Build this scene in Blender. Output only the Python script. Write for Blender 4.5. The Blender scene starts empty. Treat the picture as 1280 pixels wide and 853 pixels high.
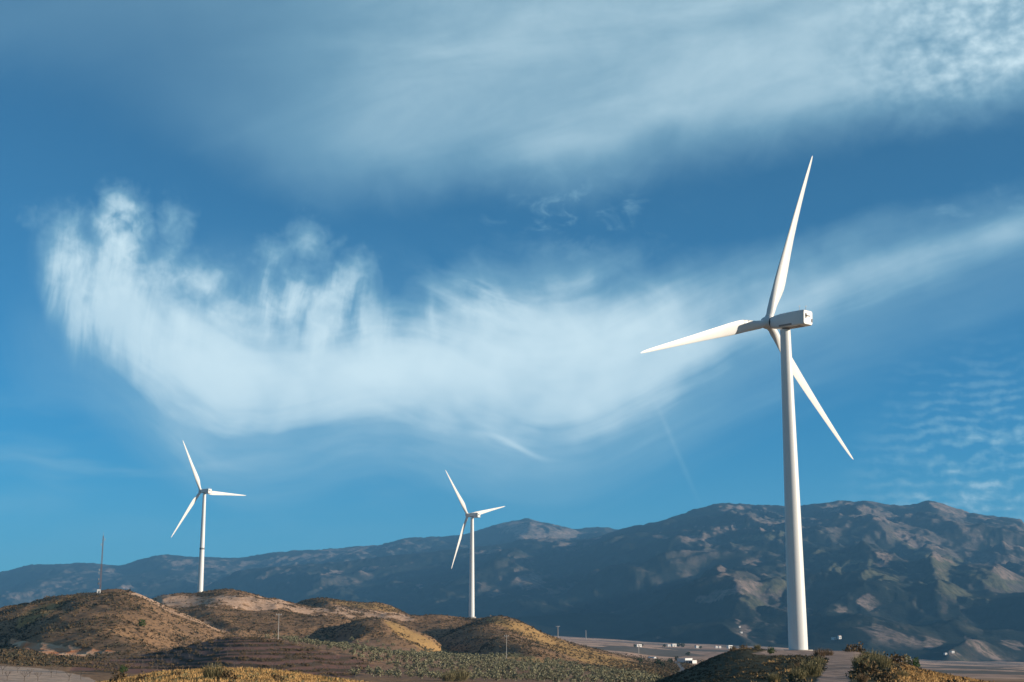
import bpy, math, random
import numpy as np
from mathutils import Vector

S = bpy.context.scene
COL = S.collection
rng = np.random.default_rng(7)
R = math.radians

# ------------------------------------------------------------------ camera
F = 1778.0                      # focal length in photo pixels (50 mm on 36 mm)
PITCH = math.atan((806.0 - 426.5) / F)
CP, SP = math.cos(PITCH), math.sin(PITCH)
cam_d = bpy.data.cameras.new('camera')
cam_d.lens = 50.0
cam_d.sensor_width = 36.0
cam_d.clip_start = 0.5
cam_d.clip_end = 80000.0
cam = bpy.data.objects.new('camera', cam_d)
cam.location = (0, 0, 0)
cam.rotation_euler = (math.pi / 2 + PITCH, 0, 0)
COL.objects.link(cam)
S.camera = cam

# ------------------------------------------------------------------ view
S.view_settings.view_transform = 'Standard'
S.view_settings.look = 'None'
S.view_settings.exposure = 0.55
S.view_settings.gamma = 1.0
S.view_settings.use_curve_mapping = False
S.cycles.use_denoising = True
S.cycles.max_bounces = 5
S.cycles.volume_bounces = 0

# ------------------------------------------------------------------ sun
SUN_AZ, SUN_EL = 104.0, 11.5    # degrees clockwise from the view direction, above the horizon
sun_d = bpy.data.lights.new('sun', 'SUN')
sun_d.energy = 5.0
sun_d.angle = R(0.5)
sun_d.color = (1.0, 0.87, 0.70)
sun = bpy.data.objects.new('sun', sun_d)
sdir = Vector((math.sin(R(SUN_AZ)) * math.cos(R(SUN_EL)), math.cos(R(SUN_AZ)) * math.cos(R(SUN_EL)), math.sin(R(SUN_EL))))
sun.rotation_euler = sdir.to_track_quat('Z', 'Y').to_euler()
sun.location = sdir * 500
COL.objects.link(sun)

# ------------------------------------------------------------------ world: sky with cirrus
W = bpy.data.worlds.new('World')
S.world = W
W.use_nodes = True
wt = W.node_tree
wt.nodes.clear()


class N:
    """tiny expression wrapper round node sockets"""
    tree = wt

    def __init__(s, sock): s.s = sock

    @staticmethod
    def m(op, a, b=None, c=None, clamp=False):
        n = N.tree.nodes.new('ShaderNodeMath')
        n.operation = op
        n.use_clamp = clamp
        for i, v in enumerate((a, b, c)):
            if v is None: continue
            if isinstance(v, N): N.tree.links.new(v.s, n.inputs[i])
            else: n.inputs[i].default_value = float(v)
        return N(n.outputs[0])

    def __add__(s, o): return N.m('ADD', s, o)
    __radd__ = __add__
    def __sub__(s, o): return N.m('SUBTRACT', s, o)
    def __rsub__(s, o): return N.m('SUBTRACT', o, s)
    def __mul__(s, o): return N.m('MULTIPLY', s, o)
    __rmul__ = __mul__
    def __truediv__(s, o): return N.m('DIVIDE', s, o)


def ss(a, b, x):                # smoothstep, also for a > b
    n = N.tree.nodes.new('ShaderNodeMapRange')
    n.interpolation_type = 'SMOOTHSTEP'
    for k, v in (('From Min', a), ('From Max', b), ('Value', x)):
        if isinstance(v, N): N.tree.links.new(v.s, n.inputs[k])
        else: n.inputs[k].default_value = v
    if not isinstance(a, N) and not isinstance(b, N) and a > b:
        n.inputs['From Min'].default_value = b
        n.inputs['From Max'].default_value = a
        n.inputs['To Min'].default_value = 1.0
        n.inputs['To Max'].default_value = 0.0
    return N(n.outputs[0])


def noise(x, y, scale=1.0, detail=4.0, rough=0.5, dist=0.0, off=0.0):
    c = N.tree.nodes.new('ShaderNodeCombineXYZ')
    for i, v in enumerate((x, y)):
        N.tree.links.new(v.s, c.inputs[i])
    c.inputs[2].default_value = off
    n = N.tree.nodes.new('ShaderNodeTexNoise')
    N.tree.links.new(c.outputs[0], n.inputs['Vector'])
    n.inputs['Scale'].default_value = scale
    n.inputs['Detail'].default_value = detail
    n.inputs['Roughness'].default_value = rough
    n.inputs['Distortion'].default_value = dist
    return N(n.outputs['Fac'])


def curve(x, pts, lo=-2.0, hi=15.0, ylo=0.0, yhi=10.0):
    n = N.tree.nodes.new('ShaderNodeFloatCurve')
    N.tree.links.new(((x - lo) / (hi - lo)).s, n.inputs['Value'])
    c = n.mapping.curves[0]
    P = [((a - lo) / (hi - lo), (b - ylo) / (yhi - ylo)) for a, b in pts]
    c.points[0].location = P[0]
    c.points[1].location = P[-1]
    for p in P[1:-1]: c.points.new(*p)
    n.mapping.update()
    return N(n.outputs[0]) * (yhi - ylo) + ylo


def gauss(x, y, cx, cy, rx, ry, rot=0.0):
    dx, dy = x - cx, y - cy
    if rot:
        c, s_ = math.cos(R(rot)), math.sin(R(rot))
        dx, dy = dx * c + dy * s_, dy * c - dx * s_
    q = (dx / rx) * (dx / rx) + (dy / ry) * (dy / ry)
    return N.m('POWER', 2.718, q * -1.0)


def vmax(a, b): return N.m('MAXIMUM', a, b)
def vmin(a, b): return N.m('MINIMUM', a, b)


def build_sky():
    L = wt.links
    tc = wt.nodes.new('ShaderNodeTexCoord')

    def dot(v):
        n = wt.nodes.new('ShaderNodeVectorMath')
        n.operation = 'DOT_PRODUCT'
        L.new(tc.outputs['Generated'], n.inputs[0])
        n.inputs[1].default_value = v
        return N(n.outputs['Value'])
    # a tangent chart of the part of the heavens about 12 degrees above north; unit = 3.2 degrees
    f = dot((0, CP, SP)); r = dot((1, 0, 0)); u = dot((0, -SP, CP)); el = dot((0, 0, 1))
    fs = vmax(f, 0.2)
    X0 = r / fs * 17.78 + 6.40
    Y0 = 4.265 - u / fs * 17.78
    front = ss(0.25, 0.6, f)
    # slow warps
    w1 = noise(X0, Y0, 0.55, 3, 0.5, 0, 3.1) - 0.5
    w2 = noise(X0, Y0, 0.55, 3, 0.5, 0, 9.7) - 0.5
    d1 = noise(X0, Y0, 2.4, 5, 0.55, 0.3, 1.3) - 0.5
    d2 = noise(X0, Y0, 2.4, 5, 0.55, 0.3, 5.9) - 0.5
    X = X0 + w1 * 0.4 + d1 * 0.10
    Y = Y0 + w2 * 0.22 + d2 * 0.10

    # ---- the big hanging band: an arm that comes down at the left and sweeps away to the right
    puff = noise(X0, Y0, 2.1, 8, 0.56, 0.35, 4.4)
    top = curve(X, [(-2, 3.0), (0.2, 3.0), (0.7, 3.1), (1.3, 3.2), (1.9, 3.5), (2.4, 3.8), (3.1, 4.05), (3.8, 4.2), (4.6, 4.22),
                    (5.3, 4.02), (6.0, 3.86), (6.8, 3.80), (7.6, 3.82), (8.6, 3.68), (9.6, 3.42), (10.6, 3.14), (12.8, 2.62), (15, 2.1)])
    low = curve(X, [(-2, 4.6), (0.2, 4.6), (0.5, 4.6), (0.9, 4.62), (1.3, 4.85), (1.8, 5.2), (2.4, 5.55), (3.0, 5.72), (3.7, 5.70), (4.4, 5.54), (5.0, 5.52),
                    (5.8, 5.68), (6.6, 5.84), (7.2, 5.80), (7.9, 5.52), (8.7, 5.1), (9.6, 4.65), (10.8, 4.15), (12.8, 3.42), (15, 2.8)])
    op = curve(X, [(-2, 0), (0.25, .30), (0.5, .36), (0.9, .46), (1.5, .68), (2.2, 1.02), (3, 1.14), (4, 1.18), (5, 1.18), (6, 1.16), (7, 1.1), (8, .98), (9, .78),
                   (10, .58), (11, .48), (12, .42), (12.8, .38), (15, .1)], ylo=0, yhi=1.2)
    wl = noise(X0, Y0, 0.9, 2, 0.5, 0, 23.0) - 0.5
    armx = (X0 - 0.36) + wl * 0.30 + (Y0 - 3.4) * (Y0 - 3.4) * -0.10
    psi = N.m('SMOOTH_MIN', armx * 1.15, (low - Y0) + wl * 0.10, 1.3)     # streamlines: down the arm, then along the band
    along = X0 * 0.55 + Y0 * 0.45
    fib = noise(psi * 2.4 + w1 * 1.1 + along * 0.30, along * 0.62, 1.0, 5, 0.56, 0.3, 24.0)
    fib2 = noise(psi * 7.5 + w2 * 1.5 - along * 0.4, along * 1.0, 1.0, 4, 0.6, 0.3, 25.0)
    big = noise(X0, Y0, 0.8, 3, 0.5, 0.2, 26.0)
    t = (Y - top) / (low - top)
    pb = psi + (fib - 0.5) * 0.62 + (fib2 - 0.5) * 0.12
    prof = ss(-0.22, 0.80, pb) * ss(-0.50, 0.46, t + (fib - 0.5) * 0.35 + (puff - 0.5) * 0.30)
    lines = (fib - 0.5) * 0.8 + (fib2 - 0.5) * 0.14
    thick = ss(0.05, 0.6, prof)
    band = prof * op * (0.84 + lines * (1.0 - thick * 0.45) + (big - 0.5) * 0.8)
    st2 = fib2
    under = ss(-0.85, 0.25, pb) * ss(0.2, 0.9, t) * op * 0.34 * (0.35 + fib * 1.3)
    under = vmax(under, gauss(X, Y, 2.9, 3.95, 1.5, .60) * 0.36 * (0.15 + puff * 1.6))
    # a bright strand along the tail and a feather rising from the middle
    tail = ss(7.5, 11.5, X) * gauss(X * 0.0, Y - (top + 0.28), 0.0, 0.0, 1.0, .20) * 0.19 * (0.5 + fib)
    feath = gauss(X0, Y0, 6.1, 3.75, .75, .26, 24) * ss(0.35, 0.75, noise(X0 * 0.8 + Y0 * 1.2, Y0 * 3.6 - X0 * 1.8, 1.0, 4, .6, .2, 27.0)) * 0.6
    band = vmax(vmax(band, under), 0.0)
    band = 1.0 - N.m('POWER', 2.718, band * (-2.05 - (big - 0.5) * 1.6 - (puff - 0.5) * 0.5))
    band = 1.0 - (1.0 - vmin(band, 0.97)) * (1.0 - tail) * (1.0 - feath)

    # ---- virga and puffs on the left arm of the bowl
    puff2 = noise(X0, Y0, 5.0, 6, 0.55, 0.6, 8.8)
    strk = noise(X0 * 4.2 + Y0 * 0.5 + w1 * 1.6, Y0 * 0.6, 1.0, 7, 0.62, 0.3, 6.6)
    blobs = None
    for (cx, cy, rx, ry, a, rot) in [
            (1.58, 2.62, .34, .30, .95, 0), (1.42, 2.82, .36, .30, .9, 0), (1.74, 2.86, .24, .30, .8, 0), (1.50, 3.05, .36, .40, 1.0, 0), (1.20, 2.78, .34, .30, .72, 0), (0.95, 2.86, .40, .34, .66, 0), (0.55, 2.74, .34, .18, .50, 0), (2.16, 2.85, .26, .42, .62, 0), (1.95, 3.25, .42, .40, .62, 0),
            (1.15, 3.3, .60, .60, .72, 0), (2.52, 3.50, .42, .30, .86, 0), (2.25, 3.45, .50, .40, .60, 0), (2.95, 3.85, .55, .36, .66, 20),
            (3.82, 3.02, .40, .34, .86, 0), (3.42, 3.20, .34, .40, .78, 0), (3.66, 3.55, .62, .55, .80, 0), (4.38, 3.48, .32, .40, .84, 0), (4.2, 3.85, .5, .45, .74, 0), (3.0, 3.7, .5, .3, .5, 0)]:
        g = gauss(X, Y, cx, cy, rx, ry, rot) * a
        blobs = g if blobs is None else vmax(blobs, g)
    pf = ss(0.12, 1.15, blobs + (puff - 0.5) * 1.25 + (puff2 - 0.5) * 0.75 + (strk - 0.5) * 0.4) * ss(0.04, 0.2, blobs)
    virga = None
    for (cx, cy, rx, ry, a, rot) in [
            (0.66, 3.5, .22, .62, .85, -6), (0.98, 3.7, .30, .95, 1.0, -10), (1.40, 3.75, .32, .95, 1.05, -6), (1.72, 4.1, .38, .7, .9, 0), (2.3, 4.1, .5, .5, .6, 0),
            (3.30, 3.75, .22, .62, .8, -8), (3.75, 3.85, .30, .55, .7, 4), (4.12, 3.9, .30, .60, 1.15, 18), (4.66, 4.0, .28, .55, .85, -10), (5.38, 4.0, .12, .52, .52, -4), (5.85, 3.85, .5, .3, .42, 30)]:
        g = gauss(X, Y, cx, cy, rx, ry, rot) * a
        virga = g if virga is None else vmax(virga, g)
    vg = ss(0.20, 0.95, virga * (0.05 + strk * 1.9) + (puff - 0.5) * 0.25) * 0.95
    main = 1.0 - (1.0 - vmin(band, 1.0)) * (1.0 - pf * (0.58 + gauss(X, Y, 1.55, 2.75, .5, .5) * 0.26)) * (1.0 - vg * 0.60)

    # ---- broad veil across the top
    rot = R(-13)
    Xr = X0 * math.cos(rot) + Y0 * math.sin(rot)
    Yr = Y0 * math.cos(rot) - X0 * math.sin(rot)
    vn = noise(Xr * 0.35, Yr * 1.2, 1.0, 5, 0.55, 0.5, 11.0)
    vn2 = noise(X0, Y0, 1.6, 6, 0.6, 0.4, 12.0)
    edge = curve(X, [(-2, 1.2), (0, 1.3), (1.5, 1.7), (2.8, 2.3), (4, 2.75), (5, 2.72), (6, 2.6), (7.3, 2.7), (8.4, 2.35), (9.4, 2.2), (10.4, 2.0), (11.5, 1.8), (12.8, 1.6), (15, 1.2)])
    vop = curve(X, [(-2, .14), (0, .17), (1.5, .22), (3, .30), (4, .42), (5, .52), (6.5, .56), (8, .58), (9.5, .60), (11, .60), (12.8, .62), (15, .5)], ylo=0, yhi=1)
    veil = ss(0.10, -1.0, Y - edge + (vn2 - 0.5) * 0.5) * vop * (0.90 + (vn - 0.5) * 0.6 + (vn2 - 0.5) * 0.18)
    # darker gap at the upper left, between veil and bowl
    veil = veil * (1.0 - gauss(X, Y, 0.6, 1.3, 2.2, .8, -8) * 0.7)
    # mackerel patch at the upper right
    mk = noise(Xr * 1.0, Yr * 1.4, 4.2, 3, 0.5, 0.1, 13.0)
    mkm = ss(9.8, 12.2, X) * ss(1.9, 0.7, Y + (X - 12.0) * 0.25)
    veil = veil + mkm * (mk - 0.52) * 0.6 + gauss(X, Y, 12.5, 0.9, .8, .7) * 0.03
    # ragged fleece under the veil
    fl = ss(0.5, 0.78, noise(X0, Y0 * 1.4, 2.6, 6, 0.6, 0.5, 14.0)) * (gauss(X, Y, 7.1, 2.6, .9, .34) * 0.55 + gauss(X, Y, 7.4, 3.1, .55, .3) * 0.25 + gauss(X, Y, 12.2, 2.75, .8, .3, -12) * 0.4)
    # rippled sheet low on the right
    wv = noise(X0, Y0, 0.9, 2, .5, 0, 15.0)
    ph = (Y0 + X0 * 0.03 + wv * 0.5 + noise(X0 * 1.3, Y0, 1.0, 2, .5, 0, 28.0) * 0.45) * 44.0
    rp = N.m('SINE', ph) * (0.02 + 0.12 * noise(X0 * 1.1, Y0 * 1.6, 1.0, 3, .5, 0, 29.0)) + noise(X0 * 1.5, Y0 * 3.6, 1.0, 5, 0.6, 0.3, 16.0)
    rp2 = noise(X0 * 5, Y0 * 6, 1.0, 4, 0.55, 0.1, 17.0)
    rpm = ss(10.4, 12.0, X0 + (Y0 - 5.5) * 0.3) * ss(3.9, 5.9, Y0) * ss(7.2, 6.4, Y0)
    rip = ss(0.38, 0.80, rp + (rp2 - .5) * 0.7) * rpm * 0.62
    # thin wisps low on the left, a curl under the band, a faded trail
    lw = noise(X0 * 0.35, Y0 * 2.0 + w1, 1.0, 5, 0.55, 0.3, 18.0)
    wis = ss(0.42, 0.8, lw) * (gauss(X, Y, 1.2, 5.9, 2.0, .65) * 0.85 + gauss(X, Y, 0.1, 5.2, 1.0, .5) * 0.6 + gauss(X, Y, 4.0, 6.2, 1.6, .5) * 0.4)
    base = ss(5.2, 7.4, Y0) * 0.16 * (0.6 + lw)
    cy = 5.42 + ss(6.0, 6.95, X0) * 0.34
    curl = gauss(X0, Y0 - cy, 6.45, 0.0, .38, .042) * 0.5
    tx = 8.25 + (Y0 - 5.15) * 0.43
    ttrail = gauss(X0 - tx, Y0, 0.0, 5.6, .035, .55) * 0.16

    veil = vmin(veil * 1.2, 0.9)
    a = 1.0 - (1.0 - vmin(main, 1.0)) * (1.0 - vmin(vmax(veil, 0.0), 1.0)) * (1.0 - rip) * (1.0 - vmin(wis, 1.0) * 0.5) * (1.0 - base) * (1.0 - fl) * (1.0 - curl) * (1.0 - ttrail)
    # an unseen grey cloud cover is added overhead and behind, to dim the ambient light
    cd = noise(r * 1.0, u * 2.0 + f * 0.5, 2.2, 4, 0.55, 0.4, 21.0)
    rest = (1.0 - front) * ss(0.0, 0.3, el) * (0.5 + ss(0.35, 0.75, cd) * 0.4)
    a = N.m('MULTIPLY', a, front, clamp=True)

    sky = wt.nodes.new('ShaderNodeTexSky')
    sky.sky_type = 'NISHITA'
    sky.sun_disc = False
    sky.sun_elevation = R(SUN_EL)
    sky.sun_rotation = R(SUN_AZ)
    sky.altitude = 600
    sky.air_density = 1.0
    sky.dust_density = 0.0
    sky.ozone_density = 4.0
    grade = wt.nodes.new('ShaderNodeMix')
    grade.data_type = 'RGBA'
    grade.blend_type = 'MULTIPLY'
    grade.inputs['Factor'].default_value = 1.0
    L.new(sky.outputs[0], grade.inputs['A'])
    tl = wt.nodes.new('ShaderNodeMix')
    tl.data_type = 'RGBA'
    L.new(ss(0.0, 0.42, el).s, tl.inputs['Factor'])
    tl.inputs['A'].default_value = SKY_LOW + (1,)
    tl.inputs['B'].default_value = SKY_HIGH + (1,)
    L.new(tl.outputs['Result'], grade.inputs['B'])
    # cloud colour: whiter where thick
    cc = wt.nodes.new('ShaderNodeMix')
    cc.data_type = 'RGBA'
    L.new(ss(0.35, 1.0, a).s, cc.inputs['Factor'])
    cc.inputs['A'].default_value = tuple(v / SKY_STR for v in CLOUD_THIN) + (1,)
    cc.inputs['B'].default_value = tuple(v / SKY_STR for v in CLOUD_THICK) + (1,)
    mx = wt.nodes.new('ShaderNodeMix')
    mx.data_type = 'RGBA'
    L.new(a.s, mx.inputs['Factor'])
    L.new(grade.outputs['Result'], mx.inputs['A'])
    L.new(cc.outputs['Result'], mx.inputs['B'])
    mr = wt.nodes.new('ShaderNodeMix')
    mr.data_type = 'RGBA'
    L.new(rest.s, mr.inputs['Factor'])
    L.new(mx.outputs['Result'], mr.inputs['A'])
    mr.inputs['B'].default_value = tuple(v / SKY_STR for v in UNSEEN_SHADE) + (1,)
    bg = wt.nodes.new('ShaderNodeBackground')
    bg.inputs['Strength'].default_value = SKY_STR
    L.new(mr.outputs['Result'], bg.inputs['Color'])
    out = wt.nodes.new('ShaderNodeOutputWorld')
    L.new(bg.outputs[0], out.inputs['Surface'])


SKY_STR = 0.07
SKY_LOW = (0.05, 0.98, 1.38)      # graded sky: cyan low down, deep blue high up
SKY_HIGH = (0.47, 0.99, 1.05)
UNSEEN_SHADE = (0.075, 0.088, 0.12)  # dark cover for the sky out of view, added to deepen the shadows
CLOUD_THIN = (0.24, 0.425, 0.515)
CLOUD_THICK = (0.56, 0.69, 0.73)
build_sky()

# ------------------------------------------------------------------ geometry helpers
def ray(px, py):                # direction of a photo pixel, scaled to depth y = 1
    px, py = np.asarray(px, float), np.asarray(py, float)
    dx = (px - 640.0) / F
    dv = (426.5 - py) / F
    dy = CP - SP * dv
    return dx / dy, (SP + CP * dv) / dy


def topx(x, y, z):              # world -> photo pixel
    d = y * CP + z * SP
    return 640.0 + F * x / d, 426.5 - F * (-y * SP + z * CP) / d


_P = np.random.default_rng(11).permutation(256)
_P = np.concatenate([_P, _P, _P])


def perlin(x, y, seed=0):
    x = np.asarray(x, float) + seed * 17.31
    y = np.asarray(y, float) + seed * 5.77
    xi, yi = np.floor(x).astype(int), np.floor(y).astype(int)
    xf, yf = x - xi, y - yi
    xi &= 255; yi &= 255
    u = xf * xf * xf * (xf * (xf * 6 - 15) + 10)
    v = yf * yf * yf * (yf * (yf * 6 - 15) + 10)

    def g(ix, iy, fx, fy):
        h = _P[_P[ix] + iy] * (2 * np.pi / 256)
        return np.cos(h) * fx + np.sin(h) * fy
    a = g(xi, yi, xf, yf); b = g(xi + 1, yi, xf - 1, yf)
    c = g(xi, yi + 1, xf, yf - 1); d = g(xi + 1, yi + 1, xf - 1, yf - 1)
    return (a + (b - a) * u) + ((c + (d - c) * u) - (a + (b - a) * u)) * v


def fbm(x, y, oct=5, seed=0, gain=0.5, lac=2.03):
    s = 0; a = 1.0
    for o in range(oct):
        s = s + a * perlin(x, y, seed + o * 3)
        x, y, a = x * lac, y * lac, a * gain
    return s


def ridged(x, y, oct=5, seed=0, gain=0.5):
    s = 0; a = 1.0; w = 1.0; tot = 0
    for o in range(oct):
        n = 1.0 - np.abs(perlin(x, y, seed + o * 3)) * 1.9
        n = np.clip(n, 0, 1) ** 1.6 * w
        s = s + a * n; tot += a
        w = np.clip(n * 1.6, 0, 1)
        x, y, a = x * 2.1, y * 2.1, a * gain
    return s / tot


def sstep(a, b, x):
    t = np.clip((x - a) / (b - a), 0, 1)
    return t * t * (3 - 2 * t)


def inpoly(px, py, poly, soft=0.0, n=None):
    """1 inside a polygon of photo pixels (evaluated on the terrain points that were projected there)"""
    poly = np.asarray(poly, float)
    res = np.zeros(px.shape, bool)
    dmin = np.full(px.shape, 1e9)
    j = len(poly) - 1
    for i in range(len(poly)):
        xi, yi = poly[i]; xj, yj = poly[j]
        c = ((yi > py) != (yj > py)) & (px < (xj - xi) * (py - yi) / (yj - yi + 1e-12) + xi)
        res ^= c
        ex, ey = xj - xi, yj - yi
        t = np.clip(((px - xi) * ex + (py - yi) * ey) / (ex * ex + ey * ey + 1e-12), 0, 1)
        dmin = np.minimum(dmin, np.hypot(px - xi - t * ex, py - yi - t * ey))
        j = i
    sd = np.where(res, dmin, -dmin)
    if n is not None: sd = sd + n
    return sstep(-soft - 1e-6, soft + 1e-6, sd)


# ------------------------------------------------------------------ terrain shape
KX = [-500, -100, 0, 110, 200, 280, 350, 430, 520, 650, 780, 820, 860, 900, 930, 965, 1000, 1070, 1100, 1130, 1170, 1240, 1300, 1500, 1780]
KY = {
    30:   [930] * 25,
    100:  [885, 885, 890, 880, 868, 866, 868, 880, 890, 890, 885, 880, 872, 864, 860, 857, 854, 852, 854, 857, 862, 868, 872, 885, 890],
    170:  [870, 870, 872, 858, 840, 835, 839, 850, 862, 868, 868, 866, 858, 849, 843, 838, 833, 830, 832, 838, 845, 856, 862, 875, 880],
    240:  [858, 858, 860, 858, 852, 848, 852, 858, 864, 866, 864, 858, 846, 830, 824, 823, 821.5, 820, 824, 833, 843, 856, 863, 874, 880],
    300:  [848, 848, 850, 853, 852, 850, 852, 856, 860, 862, 862, 855, 838, 819, 811, 815, 815.5, 816, 821, 832, 843, 857, 865, 874, 880],
    335:  [842, 842, 843, 848, 850, 849, 850, 852, 855, 858, 860, 852, 836, 818, 809, 812.5, 812.8, 813.4, 821, 834, 845, 860, 868, 875, 880],
    362:  [840, 840, 841, 846, 848, 846, 848, 850, 853, 856, 860, 853, 838, 820, 814, 814, 814, 815, 826, 838, 850, 862, 869, 875, 880],
    440:  [830, 830, 831, 834, 838, 838, 838, 843, 846, 850, 855, 856, 850, 845, 842, 842, 842, 842, 845, 850, 856, 862, 865, 868, 870],
    520:  [822, 820, 820, 824, 827, 826, 824, 826, 830, 838, 846, 850, 850, 850, 850, 850, 850, 850, 850, 850, 850, 852, 853, 854, 855],
    650:  [815, 812, 812, 814, 816, 816, 812, 812, 820, 830, 840, 843, 844, 845, 845, 845, 845, 845, 846, 847, 848, 848, 848, 848, 848],
    800:  [812, 810, 810, 812, 814, 814, 814, 815, 818, 824, 832, 836, 837, 838, 839, 840, 840, 842, 843, 844, 844, 845, 846, 848, 848],
    1100: [808, 808, 808, 810, 812, 812, 812, 812, 814, 816, 824, 829, 831, 833, 834, 835, 836, 838, 839, 839, 839, 840, 842, 844, 846],
    1500: [806, 806, 806, 806, 806, 806, 806, 807, 808, 808, 815, 821, 823, 825, 826, 827, 829, 832, 833, 834, 834, 836, 838, 842, 844],
    2200: [803, 803, 803, 803, 803, 803, 803, 803, 803, 801, 806, 810, 812, 813, 814, 815, 818, 824, 827, 829, 831, 833, 834, 838, 840],
    3200: [800, 800, 800, 800, 800, 800, 800, 800, 798, 796, 803, 806, 807, 808, 809, 810, 813, 819, 822, 825, 828, 830, 832, 836, 838],
    4600: [796, 796, 796, 796, 796, 796, 796, 796, 796, 792, 800, 803, 804, 805, 806, 807, 810, 816, 818, 820, 822, 824, 826, 830, 832],
}
_py = np.array(sorted(KY))
_gx = np.arange(-500, 1781, 4.0)


def _gs(a, sig, axis):
    r = int(sig * 3) + 1
    k = np.exp(-0.5 * (np.arange(-r, r + 1) / sig) ** 2); k /= k.sum()
    pad = [(0, 0)] * a.ndim; pad[axis] = (r, r)
    b = np.pad(a, pad, mode='edge')
    return np.apply_along_axis(lambda v: np.convolve(v, k, 'valid'), axis, b)


_gtx, _ = ray(_gx, np.full(_gx.shape, 825.0))
_tab = np.stack([np.interp(_gx, KX, KY[k]) for k in _py])
_tab = _gs(_tab, 2.0, 1)
_tab = np.stack([ray(_gx, _tab[i])[1] * _py[i] for i in range(len(_py))])       # heights in metres
_gl = np.linspace(np.log(30), np.log(4600), 400)
_tab = np.stack([np.interp(_gl, np.log(_py), _tab[:, j]) for j in range(len(_gx))], 1)
_tab = _gs(_tab, 3.0, 0)


def base_h(tx, Y):
    fi = np.clip((np.log(np.maximum(Y, 30)) - _gl[0]) / (_gl[1] - _gl[0]), 0, len(_gl) - 1.001)
    fj = np.clip((tx - _gtx[0]) / (_gtx[1] - _gtx[0]), 0, len(_gtx) - 1.001)
    i, j = fi.astype(int), fj.astype(int)
    a, b = fi - i, fj - j
    return (_tab[i, j] * (1 - a) * (1 - b) + _tab[i + 1, j] * a * (1 - b) + _tab[i, j + 1] * (1 - a) * b + _tab[i + 1, j + 1] * a * b)


def layer(tx, Y, pts, D, sf, sb, rnd, sm=0.0025, wander=0.05):
    """a hill whose skyline runs through pts (photo pixels) at depth D; sf, sb = slopes in front and behind"""
    p = np.array(pts, float)
    t, e = ray(p[:, 0], p[:, 1])
    g = np.linspace(-0.80, 0.80, 1601)
    ee = np.interp(g, t, e, left=e[0] - 0.02, right=e[-1] - 0.02)
    # fall off quickly beyond the ends
    ee = ee - np.maximum(0, t[0] - g) * 0.5 - np.maximum(0, g - t[-1]) * 0.5
    ee = _gs(ee, sm / 0.001, 0)
    d = D - Y
    # away from the crest the ridges wander, so that spurs do not run straight
    q = np.clip(np.abs(d) / (0.22 * D), 0, 1)
    tw = tx + q * (wander * perlin(Y / (0.10 * D) + 3.1 * D / 1000, tx * 7.0) + wander * 0.5 * perlin(Y / (0.04 * D), tx * 16.0 + D / 777.0))
    zc = np.interp(tw, g, ee) * D
    return zc - np.where(d > 0, sf * (np.sqrt(d * d + rnd * rnd) - rnd), sb * (np.sqrt(d * d + rnd * rnd) - rnd))


def smax(a, b, k):
    h = np.clip(0.5 + 0.5 * (a - b) / k, 0, 1)
    return b + (a - b) * h + k * h * (1 - h)


HILLS = [   # skyline, depth, front slope, back slope, rounding, blend
    ([(70, 832), (90, 827), (150, 822), (200, 813), (250, 801), (285, 794.5), (340, 797), (400, 802), (450, 808), (500, 818), (560, 832)], 560, .085, .10, 25, 2.0, 0.0),
    ([(-400, 800), (-200, 785), (-60, 772), (0, 763), (60, 749), (100, 742.5), (150, 739.5), (172, 744), (190, 752), (212, 762), (240, 771), (285, 789), (310, 804)], 830, .15, .22, 40, 2.5, 0.0),
    ([(150, 800), (185, 752), (200, 745), (240, 744.5), (262, 742.5), (280, 737), (300, 741), (330, 748), (350, 752), (370, 757), (420, 762), (460, 766), (500, 770), (530, 774), (560, 790)], 1112, .13, .15, 35, 2.5, 0.0),
    ([(330, 770), (370, 757), (395, 748.5), (420, 748), (440, 751), (470, 753), (490, 758), (510, 766), (540, 780)], 1280, .13, .18, 40, 3.0, 0.0),
    ([(200, 800), (225, 778), (245, 764), (290, 760), (330, 762), (370, 766), (410, 770), (440, 776), (480, 790), (530, 810)], 960, .20, .10, 25, 2.5, 0.0),
    ([(400, 800), (425, 783), (450, 774), (480, 772), (505, 779), (525, 788), (545, 800), (570, 819)], 900, .17, .10, 22, 2.5, 0.0),
    ([(440, 800), (500, 771), (540, 771), (570, 772), (590, 772), (612, 772), (640, 780), (680, 800)], 1109, .16, .2, 22, 2.0, 0.0),
    ([(540, 812), (560, 790), (590, 776), (610, 772), (628, 770), (645, 774), (665, 783), (700, 799), (730, 808), (770, 818), (800, 826), (822, 832), (850, 845)], 1000, .15, .2, 28, 2.5, 0.0),
    ([(590, 822), (610, 801), (640, 793), (670, 799), (710, 811), (750, 821), (790, 829), (815, 836), (850, 850)], 830, .12, .12, 25, 2.0, 0.0),
    ([(560, 850), (600, 822), (650, 821), (700, 829), (750, 836), (800, 843), (830, 850)], 690, .08, .1, 20, 1.5, 0.0),
]


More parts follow.
